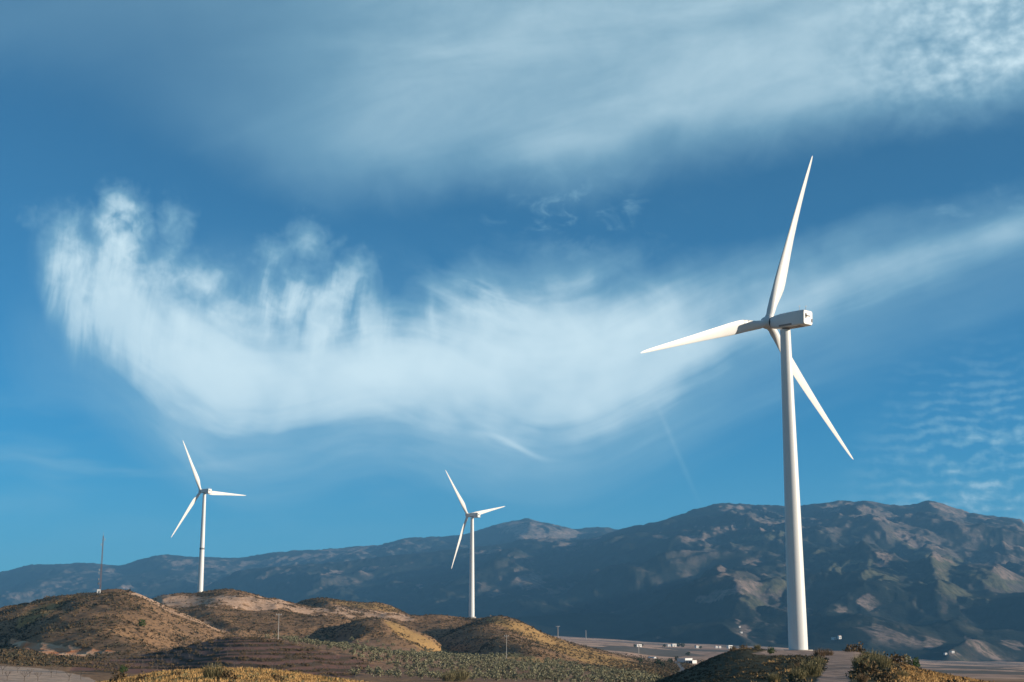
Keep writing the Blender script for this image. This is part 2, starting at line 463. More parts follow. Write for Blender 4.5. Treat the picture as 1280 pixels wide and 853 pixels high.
def hill_h(tx, Y):
    x = tx * Y
    z = base_h(tx, Y)
    far = sstep(380, 520, Y)
    for pts, D, sf, sb, rnd, k, tl in HILLS:
        z = smax(z, layer(tx, Y, pts, D, sf, sb, rnd, sm=0.0055, wander=0.045), k)
    hf = sstep(420, 600, Y) * (1 - sstep(1400, 2200, Y))
    n = fbm(x / 60, Y / 60, 5, 3)
    n2 = ridged(x / 75 + 0.2 * n, Y / 130, 3, 21)
    amp = hf * np.clip((z + 6) / 14, 0, 1)
    z = z + amp * (n * 1.9 - (1 - n2) * 4.2 + 1.5)
    # near ground: low hummocks, none on the track and the pad
    z = z - sstep(420, 520, Y) * (1 - sstep(640, 740, Y)) * (sstep(-0.40, -0.29, tx) - 1) * (1 - sstep(-0.44, -0.34, tx)) * 0
    near = (1 - sstep(330, 430, Y)) * sstep(60, 100, Y)
    z = z + near * (fbm(x / 9, Y / 9, 4, 31) * 0.22) * (1 - track_m(x, Y, z))
    z = z + sstep(900, 1500, Y) * fbm(x / 120, Y / 300, 4, 41) * 1.0
    return z


TRACK = [(1036, 821), (1073, 821), (1066, 838), (1062, 853), (1058, 880), (1012, 880), (1019, 853), (1030, 838)]
PAD = [(940, 817.5), (965, 812), (1000, 811), (1074, 812), (1078, 819), (1074, 823), (1034, 822.5), (1000, 820), (955, 819)]


def track_m(x, Y, z):
    px, py = topx(x, Y, z)
    ok = (Y > 60) & (Y < 366)
    return np.where(ok, np.maximum(inpoly(px, py, TRACK, 2.0), inpoly(px, py, PAD, 1.5)), 0)


def ground_z(x, Y):
    x = np.atleast_1d(np.asarray(x, float)); Y = np.atleast_1d(np.asarray(Y, float))
    return hill_h(x / Y, Y)


# ------------------------------------------------------------------ mesh helpers
def mesh_obj(name, V, Fc, mat, parent=None, smooth=False, attrs=None):
    me = bpy.data.meshes.new(name)
    V = np.ascontiguousarray(V, np.float32)
    if isinstance(Fc, np.ndarray):
        n, k = Fc.shape
        me.vertices.add(len(V)); me.vertices.foreach_set('co', V.ravel())
        me.loops.add(n * k); me.loops.foreach_set('vertex_index', Fc.astype(np.int32).ravel())
        me.polygons.add(n)
        me.polygons.foreach_set('loop_start', np.arange(0, n * k, k, dtype=np.int32))
        me.update(calc_edges=True)
    else:
        me.from_pydata(V.tolist(), [], Fc)
    if smooth:
        me.polygons.foreach_set('use_smooth', np.ones(len(me.polygons), bool))
    for k, v in (attrs or {}).items():
        a = me.attributes.new(k, 'FLOAT', 'POINT')
        a.data.foreach_set('value', np.ascontiguousarray(v, np.float32).ravel())
    me.materials.append(mat)
    me.update()
    o = bpy.data.objects.new(name, me)
    COL.objects.link(o)
    if parent is not None: o.parent = parent
    return o


def tag(o, label=None, cat=None, group=None, kind=None):
    if label: o['label'] = label
    if cat: o['category'] = cat
    if group: o['group'] = group
    if kind: o['kind'] = kind
    return o


def empty(name, loc, rz=0.0, label=None, cat=None, group=None):
    o = bpy.data.objects.new(name, None)
    o.empty_display_size = 0.5
    o.location = loc
    o.rotation_euler = (0, 0, rz)
    COL.objects.link(o)
    return tag(o, label, cat, group)


class MB:
    def __init__(s): s.v = []; s.f = []

    def add(s, v, f):
        n = len(s.v)
        s.v += [tuple(p) for p in v]
        s.f += [tuple(i + n for i in q) for q in f]
        return s

    def box(s, c, d, ax=None):
        c = np.array(c, float); h = np.array(d, float) / 2
        A = np.eye(3) if ax is None else np.array(ax, float)
        P = [c + A[0] * h[0] * i + A[1] * h[1] * j + A[2] * h[2] * k for i in (-1, 1) for j in (-1, 1) for k in (-1, 1)]
        return s.add(P, [(0, 1, 3, 2), (4, 6, 7, 5), (0, 4, 5, 1), (2, 3, 7, 6), (0, 2, 6, 4), (1, 5, 7, 3)])

    def tube(s, pts, rad, n=12, cap=True):
        pts = [np.array(p, float) for p in pts]
        rings = []
        for i, p in enumerate(pts):
            d = pts[min(i + 1, len(pts) - 1)] - pts[max(i - 1, 0)]
            d /= np.linalg.norm(d)
            a = np.array([1.0, 0, 0]) if abs(d[0]) < .9 else np.array([0, 1.0, 0])
            u = np.cross(d, a); u /= np.linalg.norm(u); w = np.cross(d, u)
            r = rad[i] if hasattr(rad, '__len__') else rad
            rings.append([p + r * (math.cos(t) * u + math.sin(t) * w) for t in np.linspace(0, 2 * math.pi, n, endpoint=False)])
        f = []
        for i in range(len(pts) - 1):
            for j in range(n):
                k = (j + 1) % n
                f.append((i * n + j, i * n + k, (i + 1) * n + k, (i + 1) * n + j))
        if cap:
            f.append(tuple(range(n - 1, -1, -1))); f.append(tuple((len(pts) - 1) * n + j for j in range(n)))
        return s.add([p for r_ in rings for p in r_], f)

    def loft(s, rings, cap=True):
        n = len(rings[0]); f = []
        for i in range(len(rings) - 1):
            for j in range(n):
                k = (j + 1) % n
                f.append((i * n + j, i * n + k, (i + 1) * n + k, (i + 1) * n + j))
        if cap:
            f.append(tuple(range(n - 1, -1, -1))); f.append(tuple((len(rings) - 1) * n + j for j in range(n)))
        return s.add([p for r_ in rings for p in r_], f)

    def build(s, name, mat, parent=None, smooth=False, auto=None):
        o = mesh_obj(name, np.array(s.v), s.f, mat, parent, smooth)
        if auto is not None:
            o.data.polygons.foreach_set('use_smooth', np.ones(len(o.data.polygons), bool))
            o.data.set_sharp_from_angle(angle=R(auto))
        return o


# ------------------------------------------------------------------ materials
def new_mat(name):
    m = bpy.data.materials.new(name)
    m.use_nodes = True
    t = m.node_tree
    b = t.nodes['Principled BSDF']
    b.inputs['Specular IOR Level'].default_value = 0.25
    return m, t, b


def mixc(t, fac, a, b, blend='MIX'):
    n = t.nodes.new('ShaderNodeMix'); n.data_type = 'RGBA'; n.blend_type = blend
    for k, v in (('Factor', fac), ('A', a), ('B', b)):
        if hasattr(v, 'is_output'): t.links.new(v, n.inputs[k])
        elif isinstance(v, tuple): n.inputs[k].default_value = v + (1,) if len(v) == 3 else v
        else: n.inputs[k].default_value = v
    return n.outputs['Result']


def tnoise(t, scale, detail=4.0, rough=0.55, coord='Object', stretch=None):
    c = t.nodes.new('ShaderNodeTexCoord')
    v = c.outputs[coord]
    if stretch:
        mp = t.nodes.new('ShaderNodeMapping'); mp.inputs['Scale'].default_value = stretch
        t.links.new(v, mp.inputs['Vector']); v = mp.outputs[0]
    n = t.nodes.new('ShaderNodeTexNoise')
    t.links.new(v, n.inputs['Vector'])
    n.inputs['Scale'].default_value = scale
    n.inputs['Detail'].default_value = detail
    n.inputs['Roughness'].default_value = rough
    return n.outputs['Fac']


def ramp(t, sock, a, b):
    n = t.nodes.new('ShaderNodeMapRange')
    t.links.new(sock, n.inputs['Value'])
    n.inputs['From Min'].default_value = a
    n.inputs['From Max'].default_value = b
    return n.outputs[0]


def attr(t, name):
    n = t.nodes.new('ShaderNodeAttribute'); n.attribute_name = name
    return n.outputs['Fac']


def paint(name, col, rough=0.45, dirt=0.06, scale=0.6, metal=0.0, stretch=(1, 1, .25)):
    m, t, b = new_mat(name)
    n = tnoise(t, scale, 5, .6, stretch=stretch)
    dark = tuple(c * (1 - dirt * 3) for c in col)
    t.links.new(mixc(t, ramp(t, n, .45, .75), col, dark), b.inputs['Base Color'])
    b.inputs['Roughness'].default_value = rough
    b.inputs['Metallic'].default_value = metal
    return m


def leafmat(name, c1, c2, scale=0.4, rough=0.8):
    m, t, b = new_mat(name)
    n = tnoise(t, scale, 3, .6)
    oi = t.nodes.new('ShaderNodeObjectInfo')
    c = mixc(t, ramp(t, n, .35, .65), c1, c2)
    t.links.new(c, b.inputs['Base Color'])
    b.inputs['Roughness'].default_value = rough
    b.inputs['Specular IOR Level'].default_value = 0.1
    return m


def edge_of(t, fac, n, amt=0.8, w=0.22):
    """a soft cover mask broken up by fine noise into ragged edges"""
    a = t.nodes.new('ShaderNodeMath'); a.operation = 'MULTIPLY_ADD'
    t.links.new(n, a.inputs[0]); a.inputs[1].default_value = amt; a.inputs[2].default_value = -amt * .5
    b = t.nodes.new('ShaderNodeMath'); b.operation = 'ADD'
    t.links.new(a.outputs[0], b.inputs[0]); t.links.new(fac, b.inputs[1])
    r = t.nodes.new('ShaderNodeMapRange'); r.interpolation_type = 'SMOOTHSTEP'
    r.inputs['From Min'].default_value = .5 - w; r.inputs['From Max'].default_value = .5 + w
    t.links.new(b.outputs[0], r.inputs['Value'])
    return r.outputs[0]


# ------------------------------------------------------------------ terrain
def fan_grid(px0, px1, dpx, Ys, hf):
    tx, _ = ray(np.arange(px0, px1 + dpx, dpx), np.full(int(round((px1 - px0) / dpx)) + 1, 825.0)[:len(np.arange(px0, px1 + dpx, dpx))])
    T, YY = np.meshgrid(tx, Ys)
    Z = hf(T, YY)
    V = np.stack([T * YY, YY, Z], -1).reshape(-1, 3)
    nr, nc = T.shape
    i = np.arange(nr - 1)[:, None] * nc + np.arange(nc - 1)[None, :]
    Fc = np.stack([i, i + 1, i + 1 + nc, i + nc], -1).reshape(-1, 4)
    return V, Fc


def arange_px(px0, px1, dpx):
    return np.arange(px0, px1 + 1e-6, dpx)


def grid_mesh(pxs, Ys, hf):
    tx, _ = ray(pxs, np.full(pxs.shape, 825.0))
    T, YY = np.meshgrid(tx, Ys)
    Z = hf(T, YY)
    nr, nc = T.shape
    i = np.arange(nr - 1)[:, None] * nc + np.arange(nc - 1)[None, :]
    Fc = np.stack([i, i + 1, i + 1 + nc, i + nc], -1).reshape(-1, 4)
    return T * YY, YY, Z, Fc


PLOUGH = [(100, 829), (150, 823), (200, 813), (250, 801), (285, 795), (330, 797), (352, 801), (400, 812), (440, 820), (470, 832), (440, 846), (425, 856), (95, 856), (85, 838)]
PALE = [(-60, 832), (0, 833), (40, 834.5), (80, 840), (112, 847), (125, 856), (-60, 860)]
REDSOIL = [(14, 799), (30, 803), (70, 806), (110, 810.5), (148, 815), (120, 818.5), (100, 821), (72, 820), (48, 816), (22, 810), (12, 804)]
ERODED = [(152, 744), (165, 740), (200, 740), (235, 743), (262, 745), (290, 744), (322, 747), (345, 750), (385, 757), (430, 760), (470, 764), (505, 769), (520, 775),
          (490, 776), (450, 772), (420, 770), (380, 767), (340, 764), (300, 760), (260, 759), (235, 760), (205, 757), (180, 751)]
SPURLINE = [(172, 745), (185, 747), (215, 762), (245, 772), (288, 789), (280, 794), (240, 778), (205, 764), (180, 753)]
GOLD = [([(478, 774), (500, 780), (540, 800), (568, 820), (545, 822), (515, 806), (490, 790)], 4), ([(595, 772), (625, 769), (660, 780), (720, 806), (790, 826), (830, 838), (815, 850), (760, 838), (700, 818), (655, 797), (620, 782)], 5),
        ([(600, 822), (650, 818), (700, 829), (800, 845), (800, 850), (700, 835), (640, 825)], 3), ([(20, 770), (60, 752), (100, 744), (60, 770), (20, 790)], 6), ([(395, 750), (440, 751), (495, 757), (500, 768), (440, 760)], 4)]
GROVE = [(330, 799), (352, 794), (420, 797), (480, 803), (525, 814), (572, 819), (610, 816), (650, 821), (705, 829), (760, 838), (820, 849), (830, 860), (425, 860), (440, 846), (470, 832), (440, 820), (400, 812), (352, 801)]
ROAD = [(838, 845), (850, 838), (845, 830), (842, 828), (846, 827), (851, 830), (857, 838), (848, 848)]

Ys = np.concatenate([np.exp(np.linspace(np.log(8), np.log(90), 40))[:-1], np.linspace(90, 370, 300)[:-1], np.exp(np.linspace(np.log(370), np.log(1450), 430))[:-1], np.exp(np.linspace(np.log(1450), np.log(4600), 90))])
pxs = np.concatenate([np.arange(-500, -60, 6), np.arange(-60, 1340, 1.5), np.arange(1340, 1781, 6)])
X_, Y_, Z_, F_ = grid_mesh(pxs, Ys, hill_h)
PXX, PYY = topx(X_, Y_, Z_)
nz = fbm(X_ / 14, Y_ / 14, 5, 51)
nzb = fbm(X_ / 45, Y_ / 45, 4, 57)
mid = (Y_ > 380) & (Y_ < 1500)
fld = (Y_ > 395) & (Y_ < 620)
A = {}
A['plough'] = np.where(fld, inpoly(PXX, PYY, PLOUGH, 2.5, nz * 2), 0)
Z_ = Z_ + 0
# contour banks on the ploughed hill
step = 1.35
q = Z_ / step + fbm(X_ / 40, Y_ / 40, 4, 141) * .9
frac = q - np.floor(q)
rsm = np.where((Y_ > 420) & (Y_ < 800), inpoly(PXX, PYY, REDSOIL, 3.0), 0)
saw = (X_ + Y_ * 0.25) / 9.0 + nzb * 1.2 + nz * .5
Z_ = Z_ + rsm * (0.5 - (saw - np.floor(saw))) * 1.2          # sawtooth relief added to the red cut so its faces catch the sun
Z_ = Z_ + A['plough'] * 0.6 * (np.floor(q) + sstep(0.55, 1.0, frac) - q) * step
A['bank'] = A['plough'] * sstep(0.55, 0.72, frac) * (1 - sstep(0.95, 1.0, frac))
A['pale'] = np.where((Y_ > 250) & (Y_ < 480), inpoly(PXX, PYY, PALE, 1.5, nz * 2), 0)
A['redsoil'] = np.where((Y_ > 420) & (Y_ < 800), inpoly(PXX, PYY, REDSOIL, 1.2, nz * 2.2), 0)
nzc = ridged(X_ / 16, Y_ / 22, 4, 181) - .5
er = inpoly(PXX, PYY, ERODED, 1.2, nz * 5 + nzb * 5 + nzc * 7 - 1.2)
er = np.maximum(er, 0.6 * inpoly(PXX, PYY, SPURLINE, 2.0, nz * 4))  # sunlit edge of the spur, painted with the bare soil colour
A['bare'] = np.where((Y_ > 800) & (Y_ < 1400), er, 0)
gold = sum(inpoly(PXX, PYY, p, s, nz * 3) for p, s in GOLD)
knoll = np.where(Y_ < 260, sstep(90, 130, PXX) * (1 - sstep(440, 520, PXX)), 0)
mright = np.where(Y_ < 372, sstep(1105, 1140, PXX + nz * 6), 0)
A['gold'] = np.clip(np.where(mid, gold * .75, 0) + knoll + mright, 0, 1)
A['track'] = track_m(X_, Y_, Z_)
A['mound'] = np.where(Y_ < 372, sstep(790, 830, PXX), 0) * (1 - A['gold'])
A['plain'] = sstep(0, 1, (Y_ - 1020) / 300) * sstep(640, 700, PXX)
A['plain'] = np.maximum(A['plain'], sstep(500, 700, Y_) * sstep(850, 870, PXX))
A['road'] = np.where((Y_ > 700) & (Y_ < 1400), inpoly(PXX, PYY, ROAD, 0.6), 0)
A['grove'] = np.where((Y_ > 400) & (Y_ < 860), inpoly(PXX, PYY, GROVE, 2.5, nz * 3), 0) * (1 - A['gold'])
COVER = dict(A)
COVER['px'], COVER['py'] = PXX, PYY


def terrain_mat():
    m, t, b = new_mat('dry hillside')
    n1 = tnoise(t, 0.5, 6, .65)
    n2 = tnoise(t, 0.06, 5, .6)
    n3 = tnoise(t, 2.5, 4, .7)
    # thin dry grass and soil between the shrubs
    c = mixc(t, ramp(t, n2, .35, .65), (0.29, 0.172, 0.096), (0.36, 0.212, 0.112))
    c = mixc(t, ramp(t, n1, .48, .66), c, (0.11, 0.075, 0.05))
    c = mixc(t, attr(t, 'mound'), c, mixc(t, ramp(t, n1, .4, .62), (0.10, 0.085, 0.05), (0.05, 0.05, 0.03)))  # mound darkened in colour for its shaded slope and dark vegetation
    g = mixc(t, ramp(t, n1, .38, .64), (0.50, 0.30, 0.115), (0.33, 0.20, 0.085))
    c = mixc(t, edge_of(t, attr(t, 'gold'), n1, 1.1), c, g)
    er = mixc(t, ramp(t, n1, .35, .65), (0.66, 0.46, 0.32), (0.42, 0.235, 0.14))
    c = mixc(t, edge_of(t, attr(t, 'bare'), n1, 1.3), c, er)
    rs = mixc(t, ramp(t, n2, .42, .6), (0.58, 0.20, 0.075), (0.66, 0.46, 0.30))
    c = mixc(t, edge_of(t, attr(t, 'redsoil'), n1, 1.1), c, rs)
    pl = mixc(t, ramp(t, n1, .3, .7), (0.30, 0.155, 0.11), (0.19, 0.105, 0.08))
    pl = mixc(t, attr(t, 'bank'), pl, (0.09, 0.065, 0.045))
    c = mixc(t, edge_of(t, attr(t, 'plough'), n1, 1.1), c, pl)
    gs = mixc(t, ramp(t, n1, .35, .65), (0.34, 0.20, 0.13), (0.22, 0.14, 0.085))
    c = mixc(t, edge_of(t, attr(t, 'grove'), n1, 1.1), c, gs)
    pa = mixc(t, ramp(t, n1, .35, .7), (0.68, 0.50, 0.37), (0.42, 0.30, 0.22))
    n5 = tnoise(t, .9, 4, .6, stretch=(.12, 1, 1))
    pa = mixc(t, ramp(t, n5, .48, .62), pa, (0.27, 0.20, 0.165))
    c = mixc(t, edge_of(t, attr(t, 'pale'), n1, 1.1), c, pa)
    # fields out on the plain: long strips of stubble, fallow and dark plots
    fs = tnoise(t, 0.012, 3, .5, stretch=(0.45, 0.28, 1))
    vo = t.nodes.new('ShaderNodeTexVoronoi'); vo.inputs['Scale'].default_value = 0.009
    tc = t.nodes.new('ShaderNodeTexCoord'); mp = t.nodes.new('ShaderNodeMapping'); mp.inputs['Scale'].default_value = (1.0, 0.5, 0); mp.inputs['Rotation'].default_value = (0, 0, 0.3)
    t.links.new(tc.outputs['Object'], mp.inputs['Vector']); t.links.new(mp.outputs[0], vo.inputs['Vector'])
    sp = t.nodes.new('ShaderNodeSeparateColor'); t.links.new(vo.outputs['Color'], sp.inputs[0])
    pf = mixc(t, sp.outputs[0], (0.40, 0.26, 0.20), (0.76, 0.48, 0.33))
    pf = mixc(t, ramp(t, sp.outputs[1], .62, .7), pf, (0.17, 0.145, 0.125))
    pf = mixc(t, ramp(t, n2, .5, .62), pf, (0.12, 0.10, 0.065))
    c = mixc(t, attr(t, 'plain'), c, pf)
    n4 = tnoise(t, 1.4, 3, .6, stretch=(1, .05, 1))
    tr = mixc(t, ramp(t, n4, .42, .6),  (0.48, 0.33, 0.26), (0.27, 0.195, 0.155))
    tr = mixc(t, ramp(t, n3, .55, .75), tr, (0.20, 0.15, 0.11))
    c = mixc(t, attr(t, 'track'), c, tr)
    c = mixc(t, attr(t, 'road'), c, (0.16, 0.16, 0.165))
    t.links.new(c, b.inputs['Base Color'])
    b.inputs['Roughness'].default_value = 0.95
    b.inputs['Specular IOR Level'].default_value = 0.05
    bp = t.nodes.new('ShaderNodeBump')
    bp.inputs['Strength'].default_value = 0.6
    bp.inputs['Distance'].default_value = 0.35
    t.links.new(n1, bp.inputs['Height'])
    t.links.new(bp.outputs[0], b.inputs['Normal'])
    return m


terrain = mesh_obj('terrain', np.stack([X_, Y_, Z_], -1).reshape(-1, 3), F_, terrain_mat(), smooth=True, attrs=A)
tag(terrain, kind='structure')

# ------------------------------------------------------------------ mountains
MT = [  # skyline, depth, front slope, back slope, rounding, blend
    ([(-500, 745), (-200, 740), (-60, 722), (0, 714), (30, 707), (60, 704), (100, 703), (150, 706), (175, 699), (205, 692.5), (240, 696), (300, 697), (340, 690), (370, 687), (420, 685), (440, 682), (480, 680), (512, 671.5), (555, 671),
      (592, 665), (615, 658), (640, 651), (660, 646.5), (672, 650), (690, 655), (720, 663), (740, 660), (757, 658.5), (772, 663), (810, 672), (900, 700)], 12400, .17, .22, 250, 40),
    ([(-400, 760), (-100, 742), (0, 737), (60, 728), (110, 722), (160, 716), (230, 712), (290, 716), (340, 722), (400, 735), (470, 750)], 11200, .15, .2, 250, 30),
    ([(230, 745), (300, 712), (360, 706), (420, 700), (480, 694), (540, 688), (590, 684), (620, 679), (650, 672), (680, 671), (720, 673.5), (745, 671), (770, 663.5), (800, 655), (830, 648), (860, 640), (880, 632.5), (905, 626.5), (925, 628), (945, 632),
      (980, 632), (1000, 633), (1030, 629), (1050, 627), (1080, 628), (1110, 632), (1140, 631), (1160, 626), (1172, 628), (1190, 634), (1215, 642), (1250, 645), (1280, 648), (1240, 655), (1500, 672), (1700, 690)], 9400, .17, .2, 200, 35),
    ([(940, 700), (1000, 670), (1030, 658), (1060, 648), (1088, 640), (1105, 645), (1120, 655), (1145, 664), (1180, 676), (1215, 691), (1245, 702), (1280, 716), (1240, 735)], 7700, .21, .15, 100, 25),
    ([(1080, 680), (1160, 660), (1220, 660), (1280, 668), (1340, 680), (1500, 690), (1700, 720)], 8400, .18, .15, 120, 25),
    ([(960, 720), (1000, 697), (1030, 692), (1060, 698), (1100, 707), (1140, 718), (1170, 728), (1200, 741), (1240, 755)], 6500, .20, .14, 80, 20),
    ([(1090, 735), (1130, 718), (1180, 706), (1220, 703), (1247, 702.5), (1262, 712), (1280, 722), (1310, 735)], 6000, .20, .12, 70, 20),
    ([(980, 755), (1020, 742), (1060, 741), (1110, 745), (1160, 746), (1220, 742), (1300, 736), (1400, 735), (1600, 745)], 5200, .19, .12, 80, 20),
    ([(1030, 795), (1060, 787), (1092, 781), (1110, 786), (1138, 800), (1160, 812)], 4500, .2, .12, 40, 10),
    ([(1130, 815), (1160, 801), (1185, 787), (1205, 797), (1232, 815), (1250, 825)], 4300, .2, .12, 40, 10),
    ([(1220, 820), (1240, 806), (1256, 799), (1270, 806), (1300, 820), (1330, 828)], 4400, .2, .12, 40, 10),
    ([(760, 745), (830, 733), (880, 728), (912, 727), (930, 735), (905, 750), (930, 765), (965, 785), (1000, 805)][:5] + [(960, 752), (1000, 775)], 6600, .18, .12, 90, 25),
    ([(820, 790), (860, 770), (900, 756), (918, 758), (945, 772), (975, 788), (1005, 806)], 5300, .2, .12, 60, 20),
    ([(520, 745), (580, 732), (640, 721), (662, 720), (690, 733), (740, 750)], 7600, .17, .12, 90, 25),
    ([(560, 790), (640, 772), (720, 765), (790, 768), (850, 785)], 5400, .16, .12, 90, 25),
]
MBASE_X = [-500, 0, 300, 640, 700, 800, 900, 1000, 1070, 1170, 1280, 1500, 1780]
MBASE_Y = [806, 806, 804, 800, 799, 804.5, 808, 812, 818, 826, 830, 836, 838]


def mount_h(tx, Y, full=False):
    x = tx * Y
    bx, be = ray(np.array(MBASE_X, float), np.array(MBASE_Y, float))
    e = np.interp(tx, bx, be)
    z0 = e * np.minimum(Y, 4000) - sstep(3800, 3000, Y) * 30
    z0 = np.where(Y < 3700, z0 - (3700 - Y) * .04, z0) + np.maximum(0, Y - 3900) * 0.02
    z = z0
    wx = fbm(x / 1500, Y / 1500, 4, 61) * 260
    wy = fbm(x / 1500, Y / 1500, 4, 67) * 260
    crest = np.zeros_like(z)
    for pts, D, sf, sb, rnd, k in MT:
        l = layer(tx, Y + wy * 0.8, pts, D, sf, sb, rnd, sm=0.0013, wander=0.06)
        z = smax(z, l, k)
        crest = np.maximum(crest, np.exp(-((Y - D) / (0.06 * D)) ** 2) * sstep(-120, -10, l - z))
    rel = np.clip((z - z0) / 200, 0, 1)
    g = ridged((x + wx) / 1000 + (Y / 4000), (Y + wy) / 1900, 6, 71, 0.52)
    g2 = fbm((x + wx) / 260, (Y + wy) / 400, 5, 77)
    g3 = ridged((x + wx) / 420 - Y / 2500, (Y + wy) / 700, 5, 87, 0.5)
    g4 = ridged((x + wx) / 150 - Y / 900, (Y + wy) / 260, 4, 171, 0.55)
    z = z + rel * (1 - 0.85 * crest) * (-(1 - g) * 110 + 44 - (1 - g3) * 42 + 17) + rel * g2 * (16 - 7 * crest) - rel * (1 - g4) * (22 - 8 * crest)
    return z


MY = np.exp(np.linspace(np.log(3300), np.log(17000), 470))
mpx = np.concatenate([np.arange(-500, -40, 8), np.arange(-40, 1320, 1.6), np.arange(1320, 1781, 8)])
MX_, MY_, MZ_, MF_ = grid_mesh(mpx, MY, mount_h)
MZ_ = np.maximum(MZ_, -72.0)
mpX, mpY = topx(MX_, MY_, MZ_)
# land cover: pine forest below, scree and dry grass on the tops and on open rock; sunlit patches are painted in with them
m1 = fbm(MX_ / 500, MY_ / 800, 6, 91, 0.58)
m2 = fbm(MX_ / 130, MY_ / 200, 5, 97, 0.6)
BARE_AND_LIT = [  # (px, py, rx, ry, rotation, strength) in the photograph, all on the slopes met there
    (655, 731, 36, 11, 0, 1.0), (905, 742, 46, 8, -18, 1.0), (880, 750, 22, 8, 0, .9), (905, 765, 30, 6, 35, .7), (925, 780, 28, 6, 30, .7), (880, 670, 52, 6, -14, 1.0), (920, 660, 40, 6, -10, .6), (825, 671, 16, 5, 10, .9),
    (900, 714, 10, 6, 0, .8), (950, 702, 30, 6, 0, .5), (975, 655, 60, 7, -8, .6), (1105, 647, 26, 8, 18, 1.0), (1150, 678, 32, 10, 24, 1.0), (1105, 702, 16, 10, 30, .9), (1085, 750, 18, 13, 40, 1.1), (1055, 760, 14, 6, -20, .9),
    (1105, 788, 26, 8, 25, 1.0), (1110, 795, 20, 7, 10, .8), (1215, 802, 34, 5, 33, 1.0), (1165, 808, 30, 7, 10, .7), (1268, 808, 16, 8, 20, .9), (905, 637, 22, 6, -8, .8), (985, 640, 40, 5, 0, .3), (1050, 640, 60, 8, 4, .7), (1200, 640, 70, 10, 16, .6),
    (1240, 675, 60, 14, 16, .6), (1255, 712, 18, 9, 40, .8), (780, 763, 24, 3, -8, .6), (610, 690, 34, 5, -8, .9), (515, 738, 22, 5, -20, .6), (420, 716, 26, 4, -4, .8), (365, 717, 26, 5, 0, .8), (330, 722, 20, 4, 0, .8), (470, 708, 30, 4, -4, .7),
    (655, 662, 60, 12, 12, 1.2), (715, 668, 46, 7, 8, .8), (450, 686, 80, 6, -6, .9), (330, 702, 60, 6, -6, 1.0), (240, 706, 40, 8, 10, .7), (380, 696, 50, 5, -8, .9), (180, 716, 20, 5, 0, .7), (95, 725, 60, 4, -14, .7), (60, 737, 50, 4, -14, .7), (150, 735, 40, 4, -8, .5), (300, 712, 80, 6, -3, .5), (820, 798, 16, 5, -30, .7), (570, 700, 40, 3, 5, .6),
]
dzdx = np.gradient(MZ_, axis=1) / np.gradient(MX_, axis=1)
dzdx = _gs(dzdx, 1.0, 1)
sunny = sstep(-0.04, 0.30, -dzdx)            # sun-facing flanks are painted paler, as dry ground and as sunlit
bare = np.full(MX_.shape, -0.55)
for (cx, cy, rx, ry, ro, st) in BARE_AND_LIT:
    dx, dy = mpX - cx, mpY - cy
    c_, s_ = math.cos(R(ro)), math.sin(R(ro))
    u_, v_ = (dx * c_ + dy * s_) / rx, (dy * c_ - dx * s_) / ry
    bare = np.maximum(bare, st * 1.5 * np.exp(-(u_ * u_ + v_ * v_) * .8) - 0.55)
_a = MX_ * 0.85 - MZ_ * 1.2; _b = MX_ * 0.35 + MZ_ * 2.4
m3 = fbm(_a / 420, _b / 120, 6, 151, 0.62)                     # tongues that run down the spurs
m4 = ridged(MX_ / 240 + m1 * .3, MY_ / 420 + m1 * .3, 4, 157) - .55
bare = sstep(-0.02, 0.62, bare + m1 * 0.45 + m3 * 0.7 + m4 * 0.4 + m2 * 0.35 + (sunny - 0.55) * 0.6)
GREEN = [(1060, 706, 80, 14, 12), (1170, 730, 60, 8, 20), (990, 730, 40, 10, 0), (1220, 720, 60, 9, 10), (960, 765, 50, 8, 28), (945, 672, 60, 10, -8), (1170, 700, 60, 10, 20)]
gr = np.zeros(MX_.shape)
for (cx, cy, rx, ry, ro) in GREEN:
    dx, dy = mpX - cx, mpY - cy
    c_, s_ = math.cos(R(ro)), math.sin(R(ro))
    gr = np.maximum(gr, np.exp(-(((dx * c_ + dy * s_) / rx) ** 2 + ((dy * c_ - dx * s_) / ry) ** 2)))
gr = sstep(0.35, 0.9, gr + m3 * 0.5 + m2 * .4 + (sunny - 0.5) * 0.6)


LIT_SLOPES = [(1180, 660, 170, 40, 14), (1000, 648, 130, 22, 0), (900, 672, 90, 20, -10), (350, 702, 220, 16, -6), (1240, 705, 80, 30, 20), (950, 742, 90, 24, 10), (660, 664, 90, 14, 6), (1105, 792, 50, 14, 20), (655, 732, 60, 16, 0), (90, 726, 120, 14, -8)]  # slopes in the sun, given a paler grey cover to look lit
he = np.zeros(MX_.shape)
for (cx, cy, rx, ry, ro) in LIT_SLOPES:
    dx, dy = mpX - cx, mpY - cy
    c_, s_ = math.cos(R(ro)), math.sin(R(ro))
    he = np.maximum(he, np.exp(-(((dx * c_ + dy * s_) / rx) ** 2 + ((dy * c_ - dx * s_) / ry) ** 2)))
he = sstep(0.15, 0.95, he * .68 + (sunny - .5) * .7 + m3 * .35 + m1 * .3)


